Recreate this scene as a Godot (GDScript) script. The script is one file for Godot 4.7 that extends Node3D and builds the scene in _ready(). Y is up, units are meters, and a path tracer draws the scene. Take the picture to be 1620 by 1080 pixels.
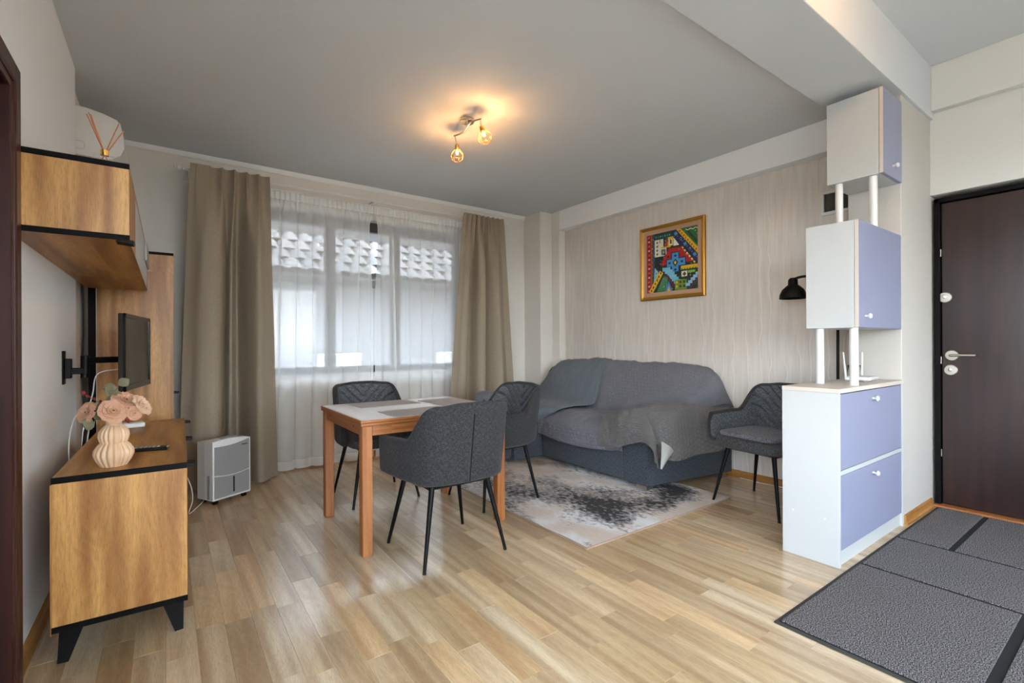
extends Node3D
# A living room with a dining table, a draped corner sofa and an entrance corner.
# x runs along the window wall, z towards the viewer, y up; the window wall is at z = -4.85.

const WL := -0.43       # left wall
const WZ := -4.85       # window wall
const WX := 3.98        # papered wall
const BX := 3.88        # beam above it
const DX := 4.36        # entrance door wall
const CEIL := 2.77
const FLATG := -1

var used := {}
var M := {}
var rng := RandomNumberGenerator.new()


func _ready() -> void:
	rng.seed = 7
	_camera_and_light()
	_materials()
	_shell()
	_floor()
	_windows()
	_outside()
	_curtains()
	_doors()
	_tv_corner()
	_dining()
	_sofa()
	_entrance()
	_ceiling_lamps()
	_small_things()


# ------------------------------------------------------------------ camera, sky, sun, exposure
func _camera_and_light() -> void:
	var cam := Camera3D.new()
	cam.name = "camera"
	cam.projection = Camera3D.PROJECTION_FRUSTUM
	cam.near = 0.05
	cam.far = 200.0
	cam.size = 2.0 * cam.near * 540.0 / 755.5
	cam.frustum_offset = Vector2(0.0, cam.near * 4.04 / 755.5)
	cam.transform = Transform3D(Basis(
		Vector3(0.8105709, -0.0043633, 0.5856243), Vector3(0.0035368, 0.9999905, 0.0025553), Vector3(-0.5856299, 0.0, 0.8105786)), Vector3(0, 1.15, 0))
	add_child(cam)
	cam.current = true
	var we := WorldEnvironment.new()
	we.name = "world_environment"
	var e := Environment.new()
	e.background_mode = Environment.BG_SKY
	var sm := ProceduralSkyMaterial.new()
	sm.sky_top_color = Color(0.83, 0.91, 1.0)
	sm.sky_horizon_color = Color(0.955, 0.98, 0.99)
	sm.ground_horizon_color = Color(0.66, 0.66, 0.64)
	sm.ground_bottom_color = Color(0.42, 0.41, 0.39)
	sm.sky_curve = 0.2
	var sky := Sky.new()
	sky.sky_material = sm
	e.sky = sky
	e.background_energy_multiplier = 8.0
	e.tonemap_mode = Environment.TONE_MAPPER_LINEAR
	e.tonemap_exposure = 2.5
	e.sdfgi_enabled = true
	e.ssao_enabled = true
	e.ssil_enabled = true
	we.environment = e
	add_child(we)
	var sun := DirectionalLight3D.new()
	sun.name = "sun"
	sun.light_energy = 1.2
	sun.light_color = Color(1.0, 0.95, 0.86)
	sun.light_angular_distance = 0.6
	sun.shadow_enabled = true
	sun.sky_mode = DirectionalLight3D.SKY_MODE_LIGHT_ONLY
	add_child(sun)
	sun.look_at_from_position(Vector3(0.85, 0.55, 0.06) * 10.0, Vector3.ZERO)


# ------------------------------------------------------------------ nodes
func numbered(n: String) -> String:
	if not used.has(n):
		used[n] = 0
		return n
	used[n] += 1
	return "%s_%03d" % [n, used[n]]


func thing(n: String, label: String, category: String, at := Vector3.ZERO, turn := 0.0, group := "") -> Node3D:
	var o := Node3D.new()
	o.name = numbered(n)
	o.position = at
	o.rotation.y = turn
	tag(o, label, category, group)
	add_child(o, true)
	return o


func tag(o: Node, label: String, category: String, group := "") -> void:
	o.set_meta("label", label)
	o.set_meta("category", category)
	if group != "":
		o.set_meta("group", group)


func dup(src: Node3D, at: Vector3, turn: float, label: String) -> Node3D:
	var c := src.duplicate() as Node3D
	var base := str(src.name)
	var re := RegEx.create_from_string("_\\d{3}$")
	c.name = numbered(re.sub(base, ""))
	c.position = at
	c.rotation.y = turn
	c.set_meta("label", label)
	add_child(c, true)
	return c


func new_st() -> SurfaceTool:
	var st := SurfaceTool.new()
	st.begin(Mesh.PRIMITIVE_TRIANGLES)
	return st


func mesh_of(st: SurfaceTool, m: Material) -> ArrayMesh:
	st.generate_normals()
	var a := st.commit()
	a.surface_set_material(0, m)
	return a


func put(n: String, st: SurfaceTool, m: Material, parent: Node) -> MeshInstance3D:
	var mi := MeshInstance3D.new()
	mi.mesh = mesh_of(st, m)
	mi.name = numbered(n) if parent == self else n
	parent.add_child(mi, true)
	return mi


func struct(n: String, st: SurfaceTool, m: Material, label := "") -> MeshInstance3D:
	var mi := put(n, st, m, self)
	mi.set_meta("kind", "structure")
	if label != "":
		mi.set_meta("label", label)
	return mi


func struct_node(n: String, label := "") -> Node3D:
	var o := Node3D.new()
	o.name = numbered(n)
	o.set_meta("kind", "structure")
	if label != "":
		o.set_meta("label", label)
	add_child(o, true)
	return o


# ------------------------------------------------------------------ mesh helpers
func tri(st: SurfaceTool, a: Vector3, b: Vector3, c: Vector3, out: Vector3, ua := Vector2.ZERO, ub := Vector2.ZERO, uc := Vector2.ZERO) -> void:
	var n := (b - a).cross(c - a)
	if n.dot(out) > 0.0:
		var t := b
		b = c
		c = t
		var tu := ub
		ub = uc
		uc = tu
	st.set_uv(ua)
	st.add_vertex(a)
	st.set_uv(ub)
	st.add_vertex(b)
	st.set_uv(uc)
	st.add_vertex(c)


func quad(st: SurfaceTool, a: Vector3, b: Vector3, c: Vector3, d: Vector3, out: Vector3, ua := Vector2.ZERO, ub := Vector2.ZERO, uc := Vector2.ZERO, ud := Vector2.ZERO) -> void:
	tri(st, a, b, c, out, ua, ub, uc)
	tri(st, a, c, d, out, ua, uc, ud)


# a chamfered box; uv is in metres with v along the grain axis
func bx(st: SurfaceTool, c: Vector3, s: Vector3, bev := 0.002, grain := 1, off := Vector2.ZERO, xf := Transform3D.IDENTITY) -> void:
	st.set_smooth_group(FLATG)
	var h := s * 0.5
	bev = minf(bev, minf(h.x, minf(h.y, h.z)) * 0.9)
	var P := func(sg: Vector3, a: int) -> Vector3:
		var v := Vector3.ZERO
		for k in 3:
			v[k] = sg[k] * (h[k] if k == a else h[k] - bev)
		return v
	var U := func(v: Vector3, a: int) -> Vector2:
		if a == grain:
			return Vector2(v[(a + 1) % 3], v[(a + 2) % 3]) + off
		return Vector2(v[3 - a - grain], v[grain]) + off
	for a in 3:
		var b := (a + 1) % 3
		var d := (a + 2) % 3
		for sg in [-1.0, 1.0]:
			var q := []
			var uq := []
			for k in [[-1, -1], [1, -1], [1, 1], [-1, 1]]:
				var s3 := Vector3.ZERO
				s3[a] = sg
				s3[b] = k[0]
				s3[d] = k[1]
				var v: Vector3 = P.call(s3, a)
				q.append(xf * (v + c))
				uq.append(U.call(v, a))
			var o := Vector3.ZERO
			o[a] = sg
			quad(st, q[0], q[1], q[2], q[3], xf.basis * o, uq[0], uq[1], uq[2], uq[3])
	if bev <= 0.0:
		return
	for a in 3:
		var b := (a + 1) % 3
		var d := (a + 2) % 3
		for k in [[-1, -1], [1, -1], [1, 1], [-1, 1]]:
			var lo := Vector3.ZERO
			lo[a] = -1
			lo[b] = k[0]
			lo[d] = k[1]
			var hi := lo
			hi[a] = 1
			var p0: Vector3 = P.call(lo, b)
			var p1: Vector3 = P.call(hi, b)
			var p2: Vector3 = P.call(hi, d)
			var p3: Vector3 = P.call(lo, d)
			var o := Vector3.ZERO
			o[b] = k[0]
			o[d] = k[1]
			quad(st, xf * (p0 + c), xf * (p1 + c), xf * (p2 + c), xf * (p3 + c), xf.basis * o, U.call(p0, b), U.call(p1, b), U.call(p2, d), U.call(p3, d))
	for x in [-1.0, 1.0]:
		for y in [-1.0, 1.0]:
			for z in [-1.0, 1.0]:
				var o := Vector3(x, y, z)
				tri(st, xf * (P.call(o, 0) + c), xf * (P.call(o, 1) + c), xf * (P.call(o, 2) + c), xf.basis * o)


func box2(st: SurfaceTool, lo: Vector3, hi: Vector3, bev := 0.002, grain := 1, off := Vector2.ZERO, xf := Transform3D.IDENTITY) -> void:
	bx(st, (lo + hi) * 0.5, hi - lo, bev, grain, off, xf)


func tube(st: SurfaceTool, pts: Array, rad, segs := 10, caps := true) -> void:
	var n := pts.size()
	var rings := []
	var t0: Vector3 = (pts[1] - pts[0]).normalized()
	var up := Vector3.UP if absf(t0.y) < 0.9 else Vector3.RIGHT
	var side := t0.cross(up).normalized()
	for i in n:
		var t: Vector3 = (pts[mini(i + 1, n - 1)] - pts[maxi(i - 1, 0)]).normalized()
		side = (side - t * side.dot(t)).normalized()
		var v := t.cross(side)
		var r: float = rad[i] if rad is Array else rad
		var ring := []
		for k in segs:
			var a := TAU * k / segs
			ring.append(pts[i] + (side * cos(a) + v * sin(a)) * r)
		rings.append(ring)
	st.set_smooth_group(0)
	var len := 0.0
	for i in n - 1:
		var l2: float = len + (pts[i + 1] - pts[i]).length()
		for k in segs:
			var k2 := (k + 1) % segs
			var mid: Vector3 = (rings[i][k] + rings[i][k2]) * 0.5 - pts[i]
			quad(st, rings[i][k], rings[i][k2], rings[i + 1][k2], rings[i + 1][k], mid,
				Vector2(float(k) / segs, len), Vector2(float(k + 1) / segs, len), Vector2(float(k + 1) / segs, l2), Vector2(float(k) / segs, l2))
		len = l2
	if caps:
		st.set_smooth_group(FLATG)
		for e in [0, n - 1]:
			var o: Vector3 = (pts[0] - pts[1]) if e == 0 else (pts[n - 1] - pts[n - 2])
			for k in segs:
				tri(st, pts[e], rings[e][k], rings[e][(k + 1) % segs], o)


func smooth_path(ctrl: Array, per := 8) -> Array:
	var out := []
	var n := ctrl.size()
	for i in n - 1:
		for k in per:
			out.append(cr(ctrl[maxi(i - 1, 0)], ctrl[i], ctrl[i + 1], ctrl[mini(i + 2, n - 1)], float(k) / per))
	out.append(ctrl[n - 1])
	return out


func cr(a, b, c, d, t: float):
	return b * 1.0 + (c - a) * (0.5 * t) + (a * 2.0 - b * 5.0 + c * 4.0 - d) * (0.5 * t * t) + (b * 3.0 - a - c * 3.0 + d) * (0.5 * t * t * t)


# profile (r, y) listed from the bottom of the outside upwards; ribs scallop the radius
func lathe(st: SurfaceTool, prof: Array, segs := 24, c := Vector3.ZERO, ribs := 0, depth := 0.0, xf := Transform3D.IDENTITY) -> void:
	var n := prof.size()
	var group := 1
	for i in n - 1:
		var d: Vector2 = prof[i + 1] - prof[i]
		if d.length() < 1e-6:
			continue
		if i > 0:
			var d0: Vector2 = prof[i] - prof[i - 1]
			if absf(d0.angle_to(d)) > 0.7:
				group += 1
		st.set_smooth_group(group)
		for k in segs:
			var q := []
			for j in [[i, k], [i, k + 1], [i + 1, k + 1], [i + 1, k]]:
				var a: float = TAU * (j[1] % segs) / segs
				var r: float = prof[j[0]].x
				if ribs > 0:
					r *= 1.0 - depth * (1.0 - absf(cos(a * ribs * 0.5)))
				q.append(xf * (c + Vector3(r * cos(a), prof[j[0]].y, r * sin(a))))
			var am := TAU * (k + 0.5) / segs
			var out := Vector3(d.y * cos(am), -d.x, d.y * sin(am))
			quad(st, q[0], q[1], q[2], q[3], xf.basis * out, Vector2(float(k) / segs, float(i) / n), Vector2(float(k + 1) / segs, float(i) / n), Vector2(float(k + 1) / segs, float(i + 1) / n), Vector2(float(k) / segs, float(i + 1) / n))


func net(ctrl: Array, nu: int, nv: int) -> Array:
	# Catmull-Rom surface through rows of control points; nu along a row, nv across rows
	var rows := []
	for r in ctrl:
		var o := []
		var n: int = r.size()
		for i in nu + 1:
			var f := float(i) / nu * (n - 1)
			var k := mini(int(f), n - 2)
			o.append(cr(r[maxi(k - 1, 0)], r[k], r[k + 1], r[mini(k + 2, n - 1)], f - k))
		rows.append(o)
	var out := []
	var m := rows.size()
	for j in nv + 1:
		var f := float(j) / nv * (m - 1)
		var k := mini(int(f), m - 2)
		var o := []
		for i in nu + 1:
			o.append(cr(rows[maxi(k - 1, 0)][i], rows[k][i], rows[k + 1][i], rows[mini(k + 2, m - 1)][i], f - k))
		out.append(o)
	return out


func net_normals(g: Array) -> Array:
	var out := []
	var h := g.size()
	var w: int = g[0].size()
	for j in h:
		var o := []
		for i in w:
			var du: Vector3 = g[j][mini(i + 1, w - 1)] - g[j][maxi(i - 1, 0)]
			var dv: Vector3 = g[mini(j + 1, h - 1)][i] - g[maxi(j - 1, 0)][i]
			o.append(du.cross(dv).normalized())
		out.append(o)
	return out


# a sheet; uv runs 0..us, 0..vs; with thick > 0 it gets a back (side -1 = against the normal) and edges
func sheet(st: SurfaceTool, g: Array, us := 1.0, vs := 1.0, thick := 0.0, side := 1.0, smooth := true) -> void:
	var h := g.size()
	var w: int = g[0].size()
	var nn := net_normals(g)
	var sides := [g]
	if thick > 0.0:
		var b := []
		for j in h:
			var o := []
			for i in w:
				o.append(g[j][i] - nn[j][i] * thick * side)
			b.append(o)
		sides.append(b)
	for s in sides.size():
		var p: Array = sides[s]
		var sg := side if s == 0 else -side
		st.set_smooth_group((1 + s) if smooth else FLATG)
		for j in h - 1:
			for i in w - 1:
				quad(st, p[j][i], p[j][i + 1], p[j + 1][i + 1], p[j + 1][i], nn[j][i] * sg,
					Vector2(us * i / (w - 1), vs * j / (h - 1)), Vector2(us * (i + 1) / (w - 1), vs * j / (h - 1)), Vector2(us * (i + 1) / (w - 1), vs * (j + 1) / (h - 1)), Vector2(us * i / (w - 1), vs * (j + 1) / (h - 1)))
	if thick > 0.0:
		st.set_smooth_group(5)
		var b: Array = sides[1]
		for i in w - 1:
			for j in [0, h - 1]:
				var o: Vector3 = g[j][i] - g[1 if j == 0 else h - 2][i]
				quad(st, g[j][i], g[j][i + 1], b[j][i + 1], b[j][i], o, Vector2(us * i / (w - 1), vs * j / (h - 1)), Vector2(us * (i + 1) / (w - 1), vs * j / (h - 1)), Vector2(us * (i + 1) / (w - 1), vs * j / (h - 1)), Vector2(us * i / (w - 1), vs * j / (h - 1)))
		for j in h - 1:
			for i in [0, w - 1]:
				var o: Vector3 = g[j][i] - g[j][1 if i == 0 else w - 2]
				quad(st, g[j][i], g[j + 1][i], b[j + 1][i], b[j][i], o)


# a soft box: superellipsoid
func cushion(st: SurfaceTool, c: Vector3, s: Vector3, e := 0.25, xf := Transform3D.IDENTITY, nu := 40, nv := 20, uvs := 1.0) -> void:
	st.set_smooth_group(0)
	var pw := func(x: float, k: float) -> float: return signf(x) * pow(absf(x), k)
	var P := func(i: int, j: int) -> Vector3:
		var a := TAU * (i % nu) / nu
		var b := PI * (float(j) / nv - 0.5)
		var cb: float = pw.call(cos(b), e)
		return Vector3(s.x * 0.5 * cb * pw.call(cos(a), e), s.y * 0.5 * pw.call(sin(b), minf(e * 1.6, 1.0)), s.z * 0.5 * cb * pw.call(sin(a), e))
	for j in nv:
		for i in nu:
			var p0: Vector3 = P.call(i, j)
			var p1: Vector3 = P.call(i + 1, j)
			var p2: Vector3 = P.call(i + 1, j + 1)
			var p3: Vector3 = P.call(i, j + 1)
			if j == 0:
				tri(st, xf * (c + p0), xf * (c + p2), xf * (c + p3), xf.basis * (p2 + p3))
			elif j == nv - 1:
				tri(st, xf * (c + p0), xf * (c + p1), xf * (c + p2), xf.basis * (p0 + p1))
			else:
				quad(st, xf * (c + p0), xf * (c + p1), xf * (c + p2), xf * (c + p3), xf.basis * (p0 + p1 + p2 + p3))


# a flat outline in x, y pushed along z from z0 to z1
func prism(st: SurfaceTool, poly: PackedVector2Array, z0: float, z1: float, xf := Transform3D.IDENTITY, smooth := false) -> void:
	var idx := Geometry2D.triangulate_polygon(poly)
	st.set_smooth_group(FLATG)
	for k in range(0, idx.size(), 3):
		for z in [z0, z1]:
			var o := Vector3(0, 0, -1 if z == minf(z0, z1) else 1)
			var q := []
			for m in 3:
				q.append(poly[idx[k + m]])
			tri(st, xf * Vector3(q[0].x, q[0].y, z), xf * Vector3(q[1].x, q[1].y, z), xf * Vector3(q[2].x, q[2].y, z), xf.basis * o, q[0], q[1], q[2])
	var ccw := not Geometry2D.is_polygon_clockwise(poly)
	st.set_smooth_group(3 if smooth else FLATG)
	for i in poly.size():
		var a := poly[i]
		var b := poly[(i + 1) % poly.size()]
		var d := b - a
		var o2 := Vector2(d.y, -d.x) * (1.0 if ccw else -1.0)
		quad(st, xf * Vector3(a.x, a.y, z0), xf * Vector3(b.x, b.y, z0), xf * Vector3(b.x, b.y, z1), xf * Vector3(a.x, a.y, z1), xf.basis * Vector3(o2.x, o2.y, 0),
			Vector2(a.x + a.y, z0), Vector2(b.x + b.y, z0), Vector2(b.x + b.y, z1), Vector2(a.x + a.y, z1))


func at(p: Vector3, turn := 0.0) -> Transform3D:
	return Transform3D(Basis(Vector3.UP, turn), p)


# ------------------------------------------------------------------ textures and materials
func noise(sd: int, freq: float, oct := 3, kind := FastNoiseLite.TYPE_SIMPLEX_SMOOTH) -> FastNoiseLite:
	var n := FastNoiseLite.new()
	n.seed = sd
	n.noise_type = kind
	n.frequency = freq
	n.fractal_octaves = oct
	return n


func tex(w: int, h: int, f: Callable) -> ImageTexture:
	var d := PackedByteArray()
	d.resize(w * h * 3)
	var i := 0
	for y in h:
		for x in w:
			var c: Color = f.call(x, y)
			d[i] = clampi(int(c.r * 255.0), 0, 255)
			d[i + 1] = clampi(int(c.g * 255.0), 0, 255)
			d[i + 2] = clampi(int(c.b * 255.0), 0, 255)
			i += 3
	return ImageTexture.create_from_image(Image.create_from_data(w, h, false, Image.FORMAT_RGB8, d))


# wood, grain along y: streaks, cathedral figure, pores and a few knots
func wood_tex(w: int, h: int, sd: int, dark: Color, light: Color, red: Color, figure := 1.0) -> ImageTexture:
	var broad := noise(sd, 1.0, 2)
	var fine := noise(sd + 1, 1.0, 2)
	var pore := noise(sd + 2, 1.0, 1)
	var warp := noise(sd + 3, 1.0, 2)
	return tex(w, h, func(x: int, y: int) -> Color:
		var u := x * 512.0 / w
		var v := y * 1024.0 / h
		var b := broad.get_noise_2d(u * 0.016, v * 0.0012)
		var wp := warp.get_noise_2d(u * 0.006, v * 0.0022)
		var rings := sin((u * 0.16 + wp * 26.0 * figure) * 1.0 + v * 0.004)
		var f := fine.get_noise_2d(u * 0.16, v * 0.006)
		var p := pore.get_noise_2d(u * 0.7, v * 0.03)
		var t := 0.52 + b * 0.55 + f * 0.20 + rings * 0.07 * figure
		var c := dark.lerp(light, clampf(t, 0.0, 1.0))
		c = c.lerp(red, clampf(-b * 0.9 + f * 0.3, 0.0, 0.6))
		if p > 0.35:
			c = c.darkened(0.10)
		return c)


func mat(albedo: Color, rough := 0.6, metal := 0.0) -> StandardMaterial3D:
	var m := StandardMaterial3D.new()
	m.albedo_color = albedo
	m.roughness = rough
	m.metallic = metal
	return m


func textured(t: Texture2D, rough: float, scale: Vector3, tint := Color.WHITE) -> StandardMaterial3D:
	var m := mat(tint, rough)
	m.albedo_texture = t
	m.uv1_scale = scale
	return m


func relief(m: StandardMaterial3D, t: Texture2D, cm: float) -> StandardMaterial3D:
	m.heightmap_enabled = true
	m.heightmap_texture = t
	m.heightmap_scale = cm
	return m


func _materials() -> void:
	# plaster
	var plaster_n := noise(11, 0.03, 3)
	plaster_n.domain_warp_enabled = false
	var plaster := tex(256, 256, func(x: int, y: int) -> Color:
		var a := TAU * x / 256.0
		var b := TAU * y / 256.0
		var v := 0.5 + 0.5 * plaster_n.get_noise_3d(cos(a) * 60.0 + cos(b) * 23.0, sin(a) * 60.0 + sin(b) * 61.0, cos(b) * 60.0)
		return Color(v, v, v))
	for w in [["white_wall", Color(0.93, 0.935, 0.93)], ["cream_wall", Color(0.86, 0.84, 0.805)], ["hall_wall_shade", Color(0.76, 0.74, 0.71)], ["entry_wall", Color(0.83, 0.83, 0.81)], ["ceiling", Color(0.815, 0.825, 0.83)]]:  # the partition wall colour has its shade mixed in
		var m := mat(w[1], 0.85)
		m.uv1_triplanar = true
		m.uv1_scale = Vector3.ONE * 1.5
		M[w[0]] = relief(m, plaster, 0.06)
	M.white_paint = mat(Color(0.9, 0.9, 0.89), 0.45)
	# papered wall: fine upright ribs and wavering raised threads that thin out upwards
	var pn := noise(5, 0.02, 2)
	var threads := []
	var r := RandomNumberGenerator.new()
	r.seed = 3
	for k in 30:
		threads.append([k * 1024.0 / 30.0 + r.randf_range(-7, 7), r.randf_range(0.15, 0.75), r.randf_range(0, 100), r.randf_range(0.5, 1.0)])
	var paper_h := Image.create_empty(1024, 1024, false, Image.FORMAT_RGB8)
	var paper := Image.create_empty(1024, 1024, false, Image.FORMAT_RGB8)
	for y in 1024:
		for x in 1024:
			var rib := 0.5 + 0.5 * sin(x * TAU / 8.0)
			var t := pn.get_noise_2d(x * 3.0, y * 0.25) * 0.03
			paper.set_pixel(x, y, Color(0.83 + t + rib * 0.012, 0.80 + t + rib * 0.012, 0.765 + t + rib * 0.010))
			paper_h.set_pixel(x, y, Color(rib * 0.15, 0, 0))
	for th in threads:
		for y in range(0, 1024):
			var start: float = th[1] * 1024.0
			var s: float = smoothstep(start - 120.0, start + 60.0, float(y)) * 0.8 + 0.2 * th[3]
			var cx: float = th[0] + pn.get_noise_2d(th[2] * 40.0, y * 0.35) * 8.0
			for dx in range(-2, 3):
				var x := posmod(int(cx) + dx, 1024)
				var k: float = (1.0 - absf(dx) / 2.6) * s
				paper.set_pixel(x, y, paper.get_pixel(x, y).lerp(Color(0.93, 0.905, 0.86), k * 0.85))
				paper_h.set_pixel(x, y, Color(minf(1.0, 0.15 + k * 0.6), 0, 0))
	M.wallpaper = relief(textured(ImageTexture.create_from_image(paper), 0.7, Vector3.ONE), ImageTexture.create_from_image(paper_h), 0.25)
	# floor laminate
	var ft := wood_tex(512, 1536, 21, Color(0.755, 0.635, 0.48), Color(0.90, 0.81, 0.67), Color(0.70, 0.57, 0.425), 1.2)
	M.planks = []
	for c in [Color(1, 1, 1), Color(0.93, 0.92, 0.90), Color(1.0, 0.97, 0.92), Color(0.87, 0.85, 0.82), Color(0.97, 0.98, 0.99), Color(0.9, 0.88, 0.83)]:
		var m := textured(ft, 0.30, Vector3(1.6, 0.55, 1), c)
		m.metallic_specular = 0.75
		m.clearcoat_enabled = true
		m.clearcoat = 0.6
		m.clearcoat_roughness = 0.16
		M.planks.append(relief(m, ft, 0.02))
	M.subfloor = mat(Color(0.3, 0.24, 0.18), 0.9)
	# oak furniture
	var oak := wood_tex(512, 1024, 41, Color(0.585, 0.39, 0.185), Color(0.815, 0.615, 0.355), Color(0.52, 0.315, 0.135), 1.0)
	M.oak = textured(oak, 0.38, Vector3(1.35, 0.6, 1))
	M.oak.metallic_specular = 0.5
	M.oak_side = textured(oak, 0.45, Vector3(1.35, 0.6, 1), Color(0.93, 0.91, 0.88))
	var beech := wood_tex(512, 1024, 57, Color(0.54, 0.32, 0.16), Color(0.70, 0.455, 0.255), Color(0.56, 0.33, 0.16), 0.5)
	M.beech = textured(beech, 0.38, Vector3(3.0, 0.8, 1))
	M.skirting = textured(oak, 0.4, Vector3(2.0, 0.6, 1), Color(0.92, 0.88, 0.80))
	var mahog := wood_tex(512, 1024, 71, Color(0.115, 0.055, 0.045), Color(0.20, 0.105, 0.085), Color(0.12, 0.05, 0.042), 0.5)
	M.mahogany = textured(mahog, 0.30, Vector3(1.4, 0.5, 1))
	M.door_brown = textured(mahog, 0.35, Vector3(2.2, 0.5, 1), Color(1.25, 1.0, 0.9))
	M.black_metal = mat(Color(0.028, 0.028, 0.03), 0.5)
	M.black_metal.metallic_specular = 0.3
	M.black_plastic = mat(Color(0.03, 0.03, 0.035), 0.35)
	M.black_edge = mat(Color(0.03, 0.026, 0.026), 0.6)
	M.black_edge.metallic_specular = 0.25
	M.gloss_black = mat(Color(0.02, 0.02, 0.022), 0.08)
	M.chrome = mat(Color(0.78, 0.77, 0.75), 0.22, 1.0)
	M.steel = mat(Color(0.72, 0.70, 0.66), 0.35, 1.0)
	M.brass = mat(Color(0.86, 0.68, 0.35), 0.25, 1.0)
	M.gold = mat(Color(0.72, 0.53, 0.22), 0.38, 0.75)
	M.gold_light = mat(Color(0.80, 0.66, 0.40), 0.45, 0.5)
	M.white_plastic = mat(Color(0.86, 0.86, 0.85), 0.35)
	M.grey_plastic = mat(Color(0.60, 0.605, 0.60), 0.35, 0.2)
	M.mid_grey = mat(Color(0.62, 0.62, 0.60), 0.4)
	M.melamine = mat(Color(0.75, 0.76, 0.755), 0.42)
	M.edging = mat(Color(0.80, 0.76, 0.715), 0.5)
	M.lavender = mat(Color(0.545, 0.56, 0.655), 0.4)
	M.table_white = mat(Color(0.88, 0.87, 0.84), 0.2)
	M.screen = mat(Color(0.03, 0.03, 0.035), 0.06)
	M.glass = mat(Color(0.95, 0.98, 0.98, 0.06), 0.02)
	M.glass.transparency = BaseMaterial3D.TRANSPARENCY_ALPHA
	M.solid_glass = mat(Color(0.97, 0.98, 0.97, 0.02), 0.02)
	M.solid_glass.transparency = BaseMaterial3D.TRANSPARENCY_ALPHA
	M.solid_glass.refraction_enabled = true
	M.solid_glass.refraction_scale = 0.05
	# woven fabrics
	var wn := noise(91, 1.0, 1)
	var weave := tex(512, 512, func(x: int, y: int) -> Color:
		var a := wn.get_noise_2d(x * 0.17, y * 0.02)
		var b := wn.get_noise_2d(x * 0.02 + 900.0, y * 0.17)
		var c := wn.get_noise_2d(x * 0.9, y * 0.9)
		var v := 0.50 + a * 0.34 + b * 0.34 + c * 0.18
		return Color(v, v, v))
	var tri_fabric := func(col: Color, rough: float, sc: float, cm: float) -> StandardMaterial3D:
		var m := textured(weave, rough, Vector3.ONE * sc, col)
		m.uv1_triplanar = true
		m.rim_enabled = true
		m.rim = 0.35
		m.rim_tint = 0.5
		return relief(m, weave, cm)
	M.chair_fabric = tri_fabric.call(Color(0.295, 0.297, 0.31), 0.9, 4.0, 0.10)
	M.chair_inner = tri_fabric.call(Color(0.56, 0.58, 0.605), 0.85, 4.0, 0.03)  # paler two-tone inside, brightened further to offset the shade there
	M.chair_seat = tri_fabric.call(Color(0.43, 0.43, 0.44), 0.9, 4.0, 0.10)
	M.chair_pad = tri_fabric.call(Color(0.66, 0.66, 0.69), 0.9, 5.0, 0.08)
	M.sofa_fabric = tri_fabric.call(Color(0.44, 0.475, 0.53), 0.85, 5.0, 0.08)
	M.placemat = mat(Color(0.64, 0.63, 0.62), 0.7)
	M.placemat.uv1_triplanar = true
	M.placemat.uv1_scale = Vector3.ONE * 7.0
	relief(M.placemat, weave, 0.05)
	M.seam_black = mat(Color(0.02, 0.02, 0.022), 0.8)
	# quilt: honeycomb stitching
	var quilt := tex(256, 256, func(x: int, y: int) -> Color:
		var best := 9.0
		var second := 9.0
		var px := x / 256.0 * 4.0
		var py := y / 256.0 * 4.0
		for jj in range(-1, 6):
			for ii in range(-1, 6):
				var cx := ii + (0.5 if posmod(jj, 2) == 1 else 0.0)
				var d := Vector2(px - cx, py - jj).length()
				if d < best:
					second = best
					best = d
				elif d < second:
					second = d
		var v := clampf((second - best) * 2.2, 0.0, 1.0)
		v = 1.0 - (1.0 - v) * (1.0 - v)
		return Color(v, v, v))
	for q in [["quilt", Color(0.42, 0.42, 0.45)], ["quilt_blue", Color(0.40, 0.435, 0.47)], ["quilt_brown", Color(0.40, 0.39, 0.385)]]:
		var m := mat(q[1], 0.62)
		m.rim_enabled = true
		m.rim = 0.4
		m.rim_tint = 0.4
		m.uv1_scale = Vector3(9, 9, 1)
		M[q[0]] = relief(m, quilt, 0.5)
	M.quilt_lining = mat(Color(0.62, 0.62, 0.60), 0.8)
	# curtains
	var linen := tex(512, 512, func(x: int, y: int) -> Color:
		var a := wn.get_noise_2d(x * 0.5, y * 0.03 + 50.0)
		var b := wn.get_noise_2d(x * 0.03 + 300.0, y * 0.5)
		var v := 0.82 + a * 0.14 + b * 0.14
		return Color(v, v * 0.985, v * 0.97))
	M.drape = relief(textured(linen, 0.8, Vector3(3, 6, 1), Color(0.715, 0.665, 0.585)), linen, 0.06)
	M.sheer = mat(Color(0.93, 0.935, 0.92, 0.52), 0.9)
	M.sheer.transparency = BaseMaterial3D.TRANSPARENCY_ALPHA
	M.sheer.backlight_enabled = true
	M.sheer.backlight = Color(0.9, 0.9, 0.9)
	M.sheer_hem = M.sheer.duplicate()
	M.sheer_hem.albedo_color.a = 0.8
	# rug: worn print, cream field with charcoal blotches
	var rn := noise(131, 1.0, 5)
	var rs := noise(132, 1.0, 3)
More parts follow.
